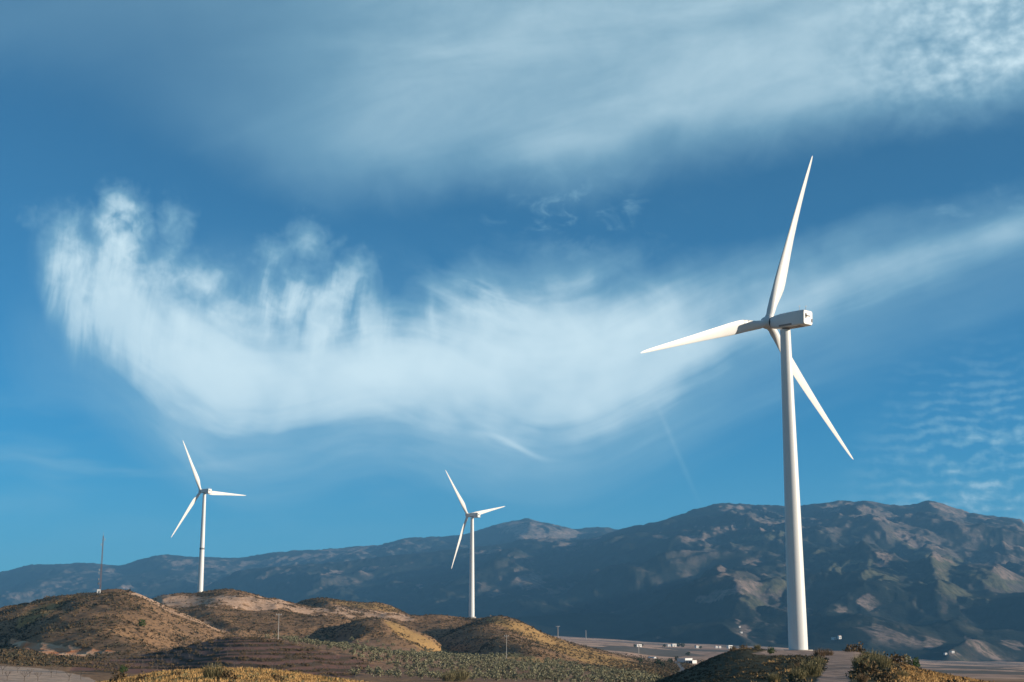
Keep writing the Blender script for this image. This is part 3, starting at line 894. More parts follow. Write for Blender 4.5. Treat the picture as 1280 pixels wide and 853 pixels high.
def mountain_mat():
    m, t, b = new_mat('forested mountainside')
    n1 = tnoise(t, 0.012, 6, .65)
    n2 = tnoise(t, 0.032, 6, .72)
    fo = mixc(t, ramp(t, n1, .35, .65), FOREST_A, FOREST_B)
    hc = mixc(t, ramp(t, n2, .40, .62), (0.165, 0.132, 0.112), (0.055, 0.054, 0.045))
    fo = mixc(t, attr(t, 'lit_slopes'), fo, hc)
    gg = mixc(t, ramp(t, n2, .42, .6), (0.115, 0.108, 0.066), (0.050, 0.056, 0.040))
    c = mixc(t, edge_of(t, attr(t, 'green'), n1, 1.4, .4), fo, gg)
    rk = mixc(t, ramp(t, n1, .4, .65), (0.27, 0.20, 0.168), (0.15, 0.117, 0.096))
    rk = mixc(t, ramp(t, n2, .44, .60), rk, (0.085, 0.075, 0.055))
    c = mixc(t, edge_of(t, attr(t, 'bare'), tnoise(t, 0.016, 9, .72), 1.5, .36), c, rk)  # pale patches: open rock together with painted sunlight
    t.links.new(c, b.inputs['Base Color'])
    b.inputs['Roughness'].default_value = 1.0
    b.inputs['Specular IOR Level'].default_value = 0.0
    bp = t.nodes.new('ShaderNodeBump')
    bp.inputs['Strength'].default_value = 0.7
    bp.inputs['Distance'].default_value = 9.0
    t.links.new(n2, bp.inputs['Height'])
    t.links.new(bp.outputs[0], b.inputs['Normal'])
    return m


FOREST_A = (0.018, 0.025, 0.023)
FOREST_B = (0.032, 0.037, 0.031)
mountains = mesh_obj('mountains', np.stack([MX_, MY_, MZ_], -1).reshape(-1, 3), MF_, mountain_mat(), smooth=True, attrs={'bare': bare, 'green': gr, 'lit_slopes': he})
tag(mountains, kind='structure')

# the wide plain under and around everything
gm, gt, gb = new_mat('dusty plain')
gt.links.new(mixc(gt, ramp(gt, tnoise(gt, .003, 5), .35, .65), (0.20, 0.14, 0.09), (0.10, 0.08, 0.05)), gb.inputs['Base Color'])
gb.inputs['Roughness'].default_value = 1.0
GZ = -75.0
ground = mesh_obj('ground', np.array([(-16000, -3000, GZ), (16000, -3000, GZ), (16000, 19000, GZ), (-16000, 19000, GZ)], float), [(0, 1, 2, 3)], gm)
tag(ground, kind='structure')

# ------------------------------------------------------------------ haze
HAZE_D = 5.2e-5
HAZE_C = (0.22, 0.58, 1.0)
hz = MB().box((0, 8000, (GZ - 1 + 1240) / 2), (33000, 23000, 1240 - GZ + 1))
hm = bpy.data.materials.new('mountain haze')
hm.use_nodes = True
ht = hm.node_tree
ht.nodes.clear()
pv = ht.nodes.new('ShaderNodeVolumePrincipled')
pv.inputs['Color'].default_value = HAZE_C + (1,)
pv.inputs['Density'].default_value = HAZE_D
pv.inputs['Anisotropy'].default_value = 0.0
ho = ht.nodes.new('ShaderNodeOutputMaterial')
ht.links.new(pv.outputs[0], ho.inputs['Volume'])
haze = hz.build('haze', hm)
tag(haze, kind='stuff')

# ------------------------------------------------------------------ where a photo pixel meets the land
_Yn = np.exp(np.linspace(np.log(60), np.log(4500), 1500))
_Yf = np.exp(np.linspace(np.log(3350), np.log(16000), 900))


def pick(px, py, Y0=60.0, Y1=20000.0):
    dx, dz = ray(px, py)
    for Yv, hf in ((_Yn, hill_h), (_Yf, mount_h)):
        s = Yv[(Yv >= Y0) & (Yv <= Y1)]
        if not len(s): continue
        h = hf(np.full(s.shape, float(dx)), s)
        ok = np.nonzero(s * dz <= h)[0]
        if len(ok):
            y = s[ok[0]]
            return float(dx * y), float(y), float(h[ok[0]])
    return None


def place(px, Y, py=820.0):
    """point of the land under photo column px at depth Y"""
    t = float(ray(px, py)[0])
    z = float((hill_h if Y < 3400 else mount_h)(np.array([t]), np.array([float(Y)]))[0])
    return t * Y, float(Y), z


# ------------------------------------------------------------------ wind turbines
M_WHITE = paint('white turbine paint', (0.80, 0.79, 0.77), 0.38, 0.03, 0.15)
M_BLADE = paint('white blade gelcoat', (0.80, 0.785, 0.76), 0.35, 0.03, 0.25, stretch=(1, 1, 1))
M_DARK = paint('dark vent', (0.05, 0.05, 0.055), 0.6, 0.0)
M_JOINT = paint('joint seal', (0.22, 0.22, 0.23), 0.6, 0.0)
M_BROWN = paint('weathered underside', (0.30, 0.26, 0.235), 0.7, 0.1)
M_CONC = paint('pale concrete', (0.42, 0.38, 0.34), 0.9, 0.08, 0.8)
M_STEEL = paint('galvanised steel', (0.34, 0.35, 0.36), 0.5, 0.05, 1.0, metal=0.3)
HUBH = 78.0


def airfoil(n=14):
    t = np.linspace(0, 1, n)
    x = 0.5 * (1 - np.cos(np.pi * t))
    y = 0.6 * (0.2969 * np.sqrt(x) - 0.126 * x - 0.3516 * x ** 2 + 0.2843 * x ** 3 - 0.1015 * x ** 4) * 5 / 0.5
    up = np.stack([x, y * 0.5 * 1.1], 1); lo = np.stack([x, -y * 0.5 * 0.75], 1)
    return np.concatenate([up, lo[-2:0:-1]])       # x: 0 leading .. 1 trailing; thickness for relative thickness 0.6..


AF = airfoil()
AF[:, 1] /= (AF[:, 1].max() - AF[:, 1].min())      # unit thickness


def turbine(base, yaw, tilt, phase, RB, cone, ov, label, ring=None):
    """yaw: bearing of the rotor from the tower, tilt and phase in degrees"""
    root = empty('wind_turbine', base, 0, label, 'wind turbine', 'white three-bladed wind turbines on the hills')
    fb = MB(); fb.tube([(0, 0, -1.5), (0, 0, 0.10)], [3.6, 3.3], 32)
    fb.build('foundation', M_CONC, root, auto=40)
    prof = [(0.10, 2.22), (2, 2.21), (20, 2.0), (40, 1.74), (60, 1.46), (HUBH - 2.1, 1.24)]
    tb = MB(); tb.tube([(0, 0, z) for z, r in prof], [r for z, r in prof], 48)
    tower = tb.build('tower', M_WHITE, root, auto=50)
    for z in (26.0, 52.0):
        r = np.interp(z, [p[0] for p in prof], [p[1] for p in prof])
        f_ = MB(); f_.tube([(0, 0, z - .06), (0, 0, z + .06)], [r + .012, r + .012], 48, cap=True)
        f_.build('flange', M_WHITE, tower, auto=50)
    if ring:
        r = np.interp(ring, [p[0] for p in prof], [p[1] for p in prof])
        f_ = MB(); f_.tube([(0, 0, ring - .7), (0, 0, ring - .5), (0, 0, ring + .5), (0, 0, ring + .7)], [r, r + .12, r + .12, r], 48)
        c = f_.build('collar', M_JOINT, tower, auto=50); c['label'] = 'dark grey collar round the tower'
    yw, tl, ph0 = R(yaw), R(tilt), R(phase)
    ax0 = np.array([math.sin(yw), math.cos(yw), 0.0])
    lat = np.array([math.cos(yw), -math.sin(yw), 0.0])
    ntl = R(2.5)
    nax = ax0 * math.cos(ntl) + np.array([0, 0, math.sin(ntl)])
    nup = np.cross(lat, nax)
    O = np.array([0, 0, HUBH])
    # nacelle: rounded box lofted along its axis
    def sect(s, w, h, zo, ch=.5):
        pts = []
        cx = [(-1, -1), (1, -1), (1, 1), (-1, 1)]
        for (i, j), (a1, a2) in zip(cx, ((180, 270), (270, 360), (0, 90), (90, 180))):
            for a in np.linspace(R(a1), R(a2), 5):
                pts.append(O + nax * s + lat * (i * (w / 2 - ch) + ch * math.cos(a)) + nup * (zo + j * (h / 2 - ch) + ch * math.sin(a)))
        return pts
    nb = MB()
    nb.loft([sect(4.0, 1.9, 2.0, .12, .7), sect(3.5, 2.7, 2.7, .05, .7), sect(2.3, 3.1, 3.1, 0.05, .45), sect(0, 3.4, 3.45, .05, .38), sect(-4, 3.45, 3.6, .05, .38),
             sect(-6.9, 3.4, 3.6, .05, .42), sect(-7.25, 3.1, 3.3, .05, .5)])
    nac = nb.build('nacelle', M_WHITE, root, auto=35)
    ub = MB()
    ub.box(O + nax * -2.6 + nup * -1.80 , (0.10, 5.6, 1.9), (nup, nax, lat))
    ub.build('underside_panel', M_BROWN, nac)
    for sgn in (-1, 1):
        vb = MB()
        vb.box(O + nax * -1.6 + lat * sgn * 1.725 + nup * -1.25, (0.06, 4.0, 0.42), (lat, nax, nup))
        vb.build('side_vent', M_BROWN, nac)
    # dark symbol on the tail: a wedge, a bar and a hooked stroke
    eb = MB()
    tc = O + nax * -7.29 + nup * 0.45
    for (cx, cy, w, h) in ((-0.78, 0.24, .46, .56), (-0.62, 0.0, .7, .30), (0.0, 0.0, 1.5, .2), (-0.98, -.3, .2, .7), (-0.55, -.28, .16, .42)):
        eb.box(tc + lat * cx + nup * cy, (w, 0.03, h), (lat, nax, nup))
    eb.build('emblem', M_DARK, nac)
    lb = MB(); lb.box(O + nax * -7.28 + lat * 1.35 + nup * -0.55, (.34, .16, .8), (lat, nax, nup)); lb.build('tail_latch', M_JOINT, nac)
    hb = MB(); hb.box(O + nax * -1.5 + nup * 1.87, (1.6, 2.2, .1), (lat, nax, nup)); hb.build('roof_hatch', M_WHITE, nac)
    for dx_, h_ in ((-.9, 1.15), (.8, 1.3)):
        wb = MB(); p = O + nax * (-5.6 - .3 * dx_) + lat * dx_ + nup * 1.8
        wb.tube([p, p + nup * h_], .05, 8)
        wb.box(p + nup * h_, (.5, .06, .06), (lat, nax, nup)); wb.box(p + nup * (h_ + .08) + lat * .22, (.12, .12, .18), (lat, nax, nup))
        wb.build('weather_mast', M_STEEL, nac)
    # rotor
    ax = ax0 * math.cos(tl) + np.array([0, 0, math.sin(tl)])
    up = np.cross(lat, ax)
    H = O + ax * ov
    sb_ = MB()
    rings = []
    for s, r in ((-1.5, 1.25), (-1.35, 1.5), (-.4, 1.62), (.6, 1.58), (1.3, 1.35), (1.85, .95), (2.15, .45), (2.22, .05)):
        rings.append([H + ax * s + r * (math.cos(t) * lat + math.sin(t) * up) for t in np.linspace(0, 2 * math.pi, 32, endpoint=False)])
    sb_.loft(rings)
    hub = sb_.build('hub', M_WHITE, root, auto=35)
    js = MB(); js.loft([[H + ax * s + 1.36 * (math.cos(t) * lat + math.sin(t) * up) for t in np.linspace(0, 2 * math.pi, 32, endpoint=False)] for s in (-1.95, -1.45)])
    js.build('rotor_seal', M_DARK, hub, auto=35)
    st = [(0.0, 1.0), (.03, 1.0), (.05, 1.0), (.08, 1.06), (.11, 1.2), (.15, 1.4), (.19, 1.55), (.23, 1.58), (.3, 1.48), (.4, 1.26), (.5, 1.06), (.6, .88), (.7, .72), (.8, .57), (.88, .45), (.94, .35), (.975, .25), (.993, .14), (1.0, .05)]
    for k in range(3):
        ph = ph0 + k * 2 * math.pi / 3
        dr = math.cos(ph) * up + math.sin(ph) * lat
        te = -math.sin(ph) * up + math.cos(ph) * lat
        bb = MB(); rg = []
        for u, c in st:
            r = 1.0 + u * (RB - 1.0)
            C = H + dr * r - ax * cone * (r / RB) ** 2.0
            ch = c * 2.1
            w = sstep(.03, .19, u)                       # round root to airfoil
            thick = ch * (1.0 * (1 - w) + w * np.interp(u, [.15, .25, .5, 1], [.42, .29, .2, .15])) if u > .03 else ch * 1.0
            if u <= .03: thick = 2.1 * .9; ch = 2.1 * .9
            tw = R(float(np.interp(u, [0, .2, .5, 1], [17, 13, 4, 0])))
            cd = te * math.cos(tw) - ax * math.sin(tw)
            nd = te * math.sin(tw) + ax * math.cos(tw)
            n = len(AF); pts = []
            for i, (xx, yy) in enumerate(AF):
                a = 2 * math.pi * i / n
                cx_, cy_ = -math.cos(a) * .5, math.sin(a) * .5
                px_ = (xx - .32) * w + cx_ * (1 - w)
                py_ = yy * w + cy_ * (1 - w)
                pts.append(C + cd * px_ * ch + nd * py_ * thick)
            rg.append(pts)
        bb.loft(rg)
        bl = bb.build('blade', M_BLADE, root, auto=45)
        cf = MB(); cf.tube([H + dr * 0.9, H + dr * 1.75], [1.08, 1.04], 28)
        cf.build('blade_root_collar', M_WHITE, bl, auto=40)
    return root


def at(px, py, Y):
    x, z = ray(px, py)
    return float(x * Y), float(Y), float(z * Y)


turbine(at(998, 813, 337), -38.0, 7.5, 13.3, 45.2, 1.9, 5.4, 'large white wind turbine standing on the near mound beside the dirt track')
turbine(at(250, 741, 1112), -46.4, 6.6, -29.7, 43.5, -.3, 5.2, 'small white wind turbine on the bare-soil hilltop, dark collar halfway up its tower', ring=33.5)
turbine(at(589.5, 771.5, 1115), -49.4, 6.7, -43.0, 44.4, .2, 4.8, 'small white wind turbine in the middle, rising from the scrubby ridge against the dark mountain')

# ------------------------------------------------------------------ mast, cabin, poles
bx_, by_, bz_ = place(125, 815, 739)
mast = empty('radio_mast', (bx_, by_, bz_), .3, 'thin grey lattice radio mast on the crest of the left hill', 'mast')
HM = 31.5
M_MASTG = paint('dull grey mast paint', (0.15, 0.145, 0.15), .7, .06, 1.0)
M_RUST = paint('faded red primer', (0.26, 0.15, 0.13), .7, .08, 1.0)
cor = [np.array([math.cos(a), math.sin(a), 0]) for a in (R(90), R(210), R(330))]
rad = lambda z: 0.62 - 0.36 * z / HM
for c in cor:
    g = MB(); g.tube([c * rad(0) + np.array([0, 0, -.5]), c * rad(HM) + np.array([0, 0, HM])], .085, 6); g.build('leg', M_MASTG, mast)
br = MB(); nseg = 21
for i in range(nseg):
    z0, z1 = HM * i / nseg, HM * (i + 1) / nseg
    for a in range(3):
        p, q_ = cor[a], cor[(a + 1) % 3]
        br.tube([p * rad(z0) + np.array([0, 0, z0]), q_ * rad(z1) + np.array([0, 0, z1])], .045, 5)
        br.tube([p * rad(z1) + np.array([0, 0, z1]), q_ * rad(z1) + np.array([0, 0, z1])], .04, 5)
br.build('bracing', M_RUST, mast)
for i, (z, a) in enumerate(((29.5, 20), (26.5, 200), (12.2, 190), (10.4, 180))):
    g = MB(); d = np.array([math.cos(R(a)), math.sin(R(a)), 0]); p = d * rad(z) + np.array([0, 0, z])
    g.tube([p, p + d * .7], .05, 6)
    g.tube([p + d * .7 + np.array([0, 0, -.7]), p + d * .7 + np.array([0, 0, .7])], .13, 8)
    g.build('antenna', M_STEEL, mast)
for z, a in ((7.0, 185), (4.6, 200)):
    g = MB(); d = np.array([math.cos(R(a)), math.sin(R(a)), 0]); p = d * (rad(z) + .35) + np.array([0, 0, z])
    g.tube([p, p + d * .15, p + d * .42], [.2, .65, .75], 14); g.build('dish', M_JOINT, mast, auto=40)
g = MB(); g.tube([(0, 0, HM), (0, 0, HM + 2.2)], .05, 6); g.build('lightning_rod', M_STEEL, mast)
M_CABIN = paint('white cabin paint', (0.80, 0.79, 0.77), .6, .04, .8)
cx_, cy_, cz_ = place(123.4, 806, 740)
cab = empty('equipment_cabin', (cx_, cy_, cz_ - .1), .25, 'tiny white equipment cabin at the foot of the lattice mast', 'cabin')
MB().box((0, 0, 1.4), (1.9, 1.9, 2.8)).build('wall', M_CABIN, cab)
MB().box((0, 0, 2.88), (2.2, 2.2, .16)).build('roof', M_JOINT, cab)
MB().box((.2, -.97, 1.1), (.8, .05, 1.9)).build('door', M_JOINT, cab)

M_POLE = paint('weathered concrete pole', (0.40, 0.37, 0.34), .85, .06, .8)
for (px, py, hpx, lab, arm) in ((633, 827, 31, 'pale concrete power pole among the olive trees below the middle ridge', 2.2), (347.5, 800, 31, 'thin grey power pole at the upper left edge of the olive grove', 2.0),
                                (697.5, 799, 15, 'thin distant power pole standing just past the foot of the golden slope', 3.0), (732.5, 800, 11, 'faint small power pole in the middle of the far fields', 2.6),
                                (798.5, 819, 13, 'white power pole standing left of the slanting white shed roof', 1.8)):
    p = pick(px, py)
    h = hpx / F * p[1] * 1.03
    e = empty('power_pole', p, .4, lab, 'power pole', 'power poles across the valley')
    w = max(.13, p[1] * .00020)
    MB().tube([(0, 0, -.6), (0, 0, h)], [w * 1.3, w * .8], 10).build('pole', M_POLE, e, auto=40)
    MB().box((0, 0, h * .94), (arm, .12, .14)).build('crossarm', M_STEEL, e)
    for s in (-.45, 0, .45):
        MB().tube([(s * arm, 0, h * .94 + .07), (s * arm, 0, h * .94 + .4)], .07, 6).build('insulator', M_WHITE, e)

# ------------------------------------------------------------------ houses
M_LIME = paint('limewashed wall', (0.78, 0.76, 0.73), .8, .05, .3)
M_TILE = paint('clay roof tiles', (0.42, 0.22, 0.15), .85, .12, .5)
M_TIN = paint('pale sheet roof', (0.72, 0.73, 0.74), .5, .06, .3)
M_WIN = paint('dark window', (0.03, 0.035, 0.04), .2, 0)
M_BLUEW = paint('blue-grey cladding', (0.30, 0.37, 0.45), .6, .05, .3)


def house(px, py, wpx, hpx, label, rz=0.5, flat=False, Y1=20000., group='white houses scattered across the far plain', Y0=60.0):
    p = pick(px, py, Y0, Y1)
    w = wpx / F * p[1]; h = hpx / F * p[1] * .8
    d = w * .7
    e = empty('house', (p[0], p[1], p[2] - .2), rz, label, 'house', group)
    MB().box((0, 0, h / 2), (w, d, h)).build('wall', M_LIME, e)
    rb = MB()
    if flat: rb.box((0, 0, h + .15), (w * 1.03, d * 1.05, .3))
    else:
        a, b_ = w / 2 * 1.06, d / 2 * 1.1
        rb.add([(-a, -b_, h), (a, -b_, h), (a, b_, h), (-a, b_, h), (-a, 0, h + d * .22), (a, 0, h + d * .22)], [(0, 1, 5, 4), (2, 3, 4, 5), (0, 4, 3), (1, 2, 5), (3, 2, 1, 0)])
    rb.build('roof', M_TIN if flat else M_TILE, e)
    for k in (-.28, .28):
        MB().box((w * k, -d / 2 - .02, h * .55), (w * .12, .08, h * .35)).build('window', M_WIN, e)
    MB().box((0, -d / 2 - .02, h * .35), (w * .11, .08, h * .7)).build('door', M_WIN, e)
    return e


house(798, 809, 7, 4, 'broad white house alone at the far left end of the row on the plain', .5, True)
house(836, 808.5, 4, 3, 'small grey-white outbuilding joined to the left of the long white house', .4, True)
house(842, 808.5, 6, 4, 'long white house with dark trees around it on the plain', .5, True)
house(871.5, 810.5, 5, 4, 'single white house standing right of the long house and its trees', .5)
house(895.5, 810.5, 3.4, 3.4, 'left of two tiny white houses near the dark mound', .4)
house(899.5, 810.5, 3.2, 3.2, 'right of two tiny white houses near the dark mound', .6)
house(912, 811, 6, 5, 'white house half hidden by the shrubs on top of the dark mound', .5, True)
G2 = 'white houses at the foot of the mountain'
house(1042.5, 800.5, 5, 4, 'left white house of the pair on the mountain foot right of the big tower', .5, True, group=G2, Y0=3200)
house(1049.5, 799.5, 4, 5, 'right white house of the pair on the mountain foot right of the big tower', .5, False, group=G2, Y0=3200)
house(1182, 819.5, 3.4, 3, 'left tiny white house under the pointed lit spur at the lower right', .5, True, group=G2, Y0=3200)
house(1190.5, 817, 4.4, 3, 'right low white house under the pointed lit spur at the lower right', .5, True, group=G2, Y0=3200)
house(924.5, 785, 2, 2, 'tiny white house high on the pale diagonal strip of the mountain', .5, True, group=G2, Y0=3200)
house(926.5, 792, 3, 2.2, 'tiny white house low on the pale diagonal strip of the mountain', .5, True, group=G2, Y0=3200)

# the farm shed by the road: a blue-grey end, a long sunlit side and a stepped annexe
p = pick(856, 829, 700)
sc_ = p[1] / F
shed = empty('farm_building', (p[0], p[1], p[2] - .3), R(-42), 'long white farm building with a blue-grey end wall beside the valley road', 'building')
MB().box((0, 0, 4.4 * sc_ / 2 * 1.3), (12 * sc_, 15 * sc_, 4.4 * sc_ * 1.3)).build('wall', M_LIME, shed)
MB().box((-6 * sc_ - .06, 0, 4.4 * sc_ * .63), (.1, 14.9 * sc_, 4.4 * sc_ * 1.24)).build('end_wall', M_BLUEW, shed)
MB().box((0, 0, 4.4 * sc_ * 1.3 + .15), (12.6 * sc_, 15.6 * sc_, .3)).build('roof', M_TIN, shed)
an = MB(); an.box((11 * sc_, -2 * sc_, 1.9 * sc_), (9.9 * sc_, 9 * sc_, 3.8 * sc_)).build('annexe', M_LIME, shed)
for k in (-.3, .05, .32):
    MB().box((11 * sc_ + k * 10 * sc_, -6.5 * sc_ - .06, 1.4 * sc_), (2.2 * sc_, .1, 2.6 * sc_)).build('opening', M_WIN, shed)
p = pick(815, 823, 700)
sc_ = p[1] / F
tun = empty('greenhouse', (p[0], p[1], p[2] - .2), R(-62), 'narrow white plastic greenhouse slanting across the field left of the farm building', 'greenhouse')
rg = []
for s in (-7, 7):
    rg.append([(s * sc_, 2.0 * sc_ * math.cos(a), 1.9 * sc_ * math.sin(a)) for a in np.linspace(0, math.pi, 9)])
MB().loft(rg).build('cover', M_TIN, tun, auto=40)
MB().box((-7 * sc_ - .05, 0, .8 * sc_), (.08, 1.2 * sc_, 1.5 * sc_)).build('door', M_WIN, tun)


# ------------------------------------------------------------------ vegetation
def leaves(n, rx, rz, size, seed, shell=.55, z0=0.0, up=.3, asp=.55):
    """n leaf-clump quads spread through the volume of an uneven crown; returns verts (4n,3)"""
    g = np.random.default_rng(seed)
    d = g.normal(size=(n, 3)); d /= np.linalg.norm(d, axis=1)[:, None]
    r = shell + (1 - shell) * g.random(n) ** .6
    lump = 1 + .35 * np.sin(d[:, 0] * 4 + seed) * np.cos(d[:, 1] * 3 + seed * 2) + .2 * np.sin(d[:, 2] * 6 + seed)
    p = d * (r * lump)[:, None] * np.array([rx, rx, rz])
    p[:, 2] += z0
    p[:, 2] = np.abs(p[:, 2] - 0.02) + .02 if z0 < rz else p[:, 2]
    a = g.normal(size=(n, 3)); a[:, 2] += up; a /= np.linalg.norm(a, axis=1)[:, None]
    b = np.cross(a, g.normal(size=(n, 3))); b /= np.linalg.norm(b, axis=1)[:, None]
    s = size * (.6 + .8 * g.random(n))[:, None]
    return np.stack([p - a * s - b * s * asp * .4, p + b * s * asp, p + a * s + b * s * asp * .4, p - b * s * asp], 1).reshape(-1, 3)


def quads(nv): return np.arange(nv).reshape(-1, 4)


def blades(n, rad, h, seed, wid=.02, lean=.45):
    g = np.random.default_rng(seed)
    a = g.random(n) * 2 * np.pi; r = rad * np.sqrt(g.random(n))
    b = np.stack([np.cos(a) * r, np.sin(a) * r, np.zeros(n)], 1)
    hh = h * (.45 + .55 * g.random(n)) * (1 - .35 * (r / max(rad, 1e-6)) ** 2)
    tip = b + np.stack([np.cos(a) * lean * hh * g.random(n), np.sin(a) * lean * hh * g.random(n), hh], 1) + g.normal(size=(n, 3)) * np.array([.12, .12, 0]) * h
    t = g.random(n) * np.pi
    w = np.stack([np.cos(t), np.sin(t), np.zeros(n)], 1) * wid
    m = (b + tip) / 2 + g.normal(size=(n, 3)) * .04 * h
    return np.stack([b - w * .6, m - w, tip, m + w], 1).reshape(-1, 3)


def scatter_mesh(name, temps, pos, scl, mat, seed=1, smooth=False):
    g = np.random.default_rng(seed)
    out = []
    k = g.integers(0, len(temps), len(pos))
    for i, T_ in enumerate(temps):
        sel = np.nonzero(k == i)[0]
        if not len(sel): continue
        a = g.random(len(sel)) * 2 * np.pi
        c, s = np.cos(a)[:, None], np.sin(a)[:, None]
        x = T_[None, :, 0] * c - T_[None, :, 1] * s
        y = T_[None, :, 0] * s + T_[None, :, 1] * c
        z = np.repeat(T_[None, :, 2], len(sel), 0)
        v = np.stack([x, y, z], -1) * scl[sel][:, None, None] + pos[sel][:, None, :]
        out.append(v.reshape(-1, 3))
    V = np.concatenate(out)
    return mesh_obj(name, V, quads(len(V)), mat)


M_SCRUB = leafmat('dry scrub leaves', (0.18, 0.118, 0.060), (0.10, 0.074, 0.042), .25)
M_SCRUBD = leafmat('dark scrub leaves', (0.062, 0.060, 0.040), (0.088, 0.076, 0.050), .3)
M_OLIVE = leafmat('olive leaves', (0.27, 0.25, 0.155), (0.15, 0.15, 0.088), .5)
M_GRASS = leafmat('golden dry grass', (0.55, 0.34, 0.135), (0.38, 0.23, 0.095), .6)
M_BROOM = leafmat('grey-green broom twigs', (0.27, 0.225, 0.115), (0.16, 0.145, 0.075), .8)
M_DRY = leafmat('dry brown twigs', (0.24, 0.15, 0.08), (0.15, 0.105, 0.06), .8)
M_GREEN = leafmat('fresh green leaves', (0.075, 0.125, 0.028), (0.045, 0.080, 0.022), .9)
M_PINE = leafmat('dark tree leaves', (0.04, 0.055, 0.025), (0.06, 0.07, 0.03), .5)
M_BARK = paint('grey bark', (0.14, 0.115, 0.095), .9, .1, 2.0)


def cover_at(x, Y, key):
    tx = x / Y
    px = np.interp(tx, ray(pxs, np.full(pxs.shape, 825.0))[0], np.arange(len(pxs)))
    r = np.interp(Y, Ys, np.arange(len(Ys)))
    return COVER[key][np.clip(np.round(r).astype(int), 0, len(Ys) - 1), np.clip(np.round(px).astype(int), 0, len(pxs) - 1)]


# scrub on the hills: thousands of low bushes
g = np.random.default_rng(5)
n = 150000
tx0, tx1 = float(ray(-150, 825)[0]), float(ray(900, 825)[0])
tx = g.uniform(tx0, tx1, n); Yv = np.sqrt(g.uniform(430 ** 2, 1420 ** 2, n)); xv = tx * Yv
dens = 0.86 + 1.5 * fbm(xv / 35, Yv / 35, 5, 101, .62)
blk = 1 - np.clip(cover_at(xv, Yv, 'plough') * 1.0 + cover_at(xv, Yv, 'grove') * .92 + cover_at(xv, Yv, 'pale') + cover_at(xv, Yv, 'redsoil') * .97 + cover_at(xv, Yv, 'bare') * .86 + cover_at(xv, Yv, 'gold') * .4 + cover_at(xv, Yv, 'road') + cover_at(xv, Yv, 'plain') * .93, 0, 1)
dens = np.clip(dens, 0.08, 1) * blk
zv = hill_h(tx, Yv)
ppx, ppy = topx(xv, Yv, zv)
ing = inpoly(ppx, ppy, GROVE, .5) * (Yv < 860)
keep = (g.random(n) < dens * (1 - ing * .95))
xv, Yv, zv = xv[keep], Yv[keep], zv[keep]
scl = (.34 + .55 * g.random(len(xv)) ** 1.6 + .55 * (g.random(len(xv)) < .06))
temps = [leaves(13, 1.0, .85, .42, s, .35, .2) for s in range(8)]
h_ = g.random(len(xv)) < .5
for nm, sel, mt, sd in (('scrub', h_, M_SCRUB, 1), ('dark_scrub', ~h_, M_SCRUBD, 2)):
    tag(scatter_mesh(nm, temps, np.stack([xv, Yv, zv - .1], 1)[sel], scl[sel], mt, sd), kind='stuff')

# weeds along the banks of the ploughed hill
n = 16000
tx = g.uniform(float(ray(90, 825)[0]), float(ray(480, 825)[0]), n); Yv = np.sqrt(g.uniform(400 ** 2, 600 ** 2, n)); xv = tx * Yv
keep = g.random(n) < cover_at(xv, Yv, 'bank') * cover_at(xv, Yv, 'plough') * np.clip(.5 + 1.2 * fbm(xv / 20, Yv / 20, 3, 191), 0, 1)
xv, Yv, tx = xv[keep], Yv[keep], tx[keep]
tag(scatter_mesh('bank_weeds', temps, np.stack([xv, Yv, hill_h(tx, Yv) - .1], 1), .25 + .4 * g.random(len(xv)), M_SCRUB, 12), kind='stuff')

# grass on the near knoll and the mound
n = 60000
tx = np.concatenate([g.uniform(float(ray(60, 825)[0]), float(ray(560, 825)[0]), n // 2), g.uniform(float(ray(810, 825)[0]), float(ray(1330, 825)[0]), n // 2)])
Yv = np.sqrt(g.uniform(95 ** 2, 345 ** 2, n)); xv = tx * Yv
gd = cover_at(xv, Yv, 'gold'); tr = cover_at(xv, Yv, 'track'); pl = cover_at(xv, Yv, 'pale')
dn = np.clip((.05 * sstep(900, 1000, topx(xv, Yv, -3.0)[0]) + .95 * gd) * (.75 + .9 * fbm(xv / 6, Yv / 6, 3, 111)), 0, 1) * (1 - np.clip(tr * 1.2 + pl, 0, 1))
keep = g.random(n) < dn
xv, Yv, tx = xv[keep], Yv[keep], tx[keep]
zv = hill_h(tx, Yv)
tuft = [blades(9, .28, .42, s, .035, .5) for s in range(6)]
tag(scatter_mesh('dry_grass', tuft, np.stack([xv, Yv, zv - .03], 1), .6 + .7 * g.random(len(xv)), M_GRASS, 3), kind='stuff')

# low shrubs all over the mound
n = 8000
tx = g.uniform(float(ray(800, 825)[0]), float(ray(1240, 825)[0]), n); Yv = np.sqrt(g.uniform(100 ** 2, 350 ** 2, n)); xv = tx * Yv
tr = cover_at(xv, Yv, 'track'); gd = cover_at(xv, Yv, 'gold')
dn = np.clip(.5 + .9 * fbm(xv / 10, Yv / 10, 3, 121), 0, 1) * (1 - np.clip(tr * 3, 0, 1)) * (1 - .78 * gd)
keep = g.random(n) < dn
xv, Yv, tx = xv[keep], Yv[keep], tx[keep]
low = [leaves(46, .75, .5, .17, 20 + s, .3, .1) for s in range(6)]
tag(scatter_mesh('low_shrubs', low, np.stack([xv, Yv, hill_h(tx, Yv) - .06], 1), (.4 + .5 * g.random(len(xv))) * (.6 + .4 * sstep(960, 1010, topx(xv, Yv, -3.0)[0])), M_SCRUBD, 4), kind='stuff')
n = 320
tx = g.uniform(float(ray(110, 825)[0]), float(ray(480, 825)[0]), n); Yv = np.sqrt(g.uniform(100 ** 2, 210 ** 2, n)); xv = tx * Yv
tag(scatter_mesh('tussocks', low, np.stack([xv, Yv, hill_h(tx, Yv) - .05], 1), .3 + .45 * g.random(n), M_BROOM, 6), kind='stuff')


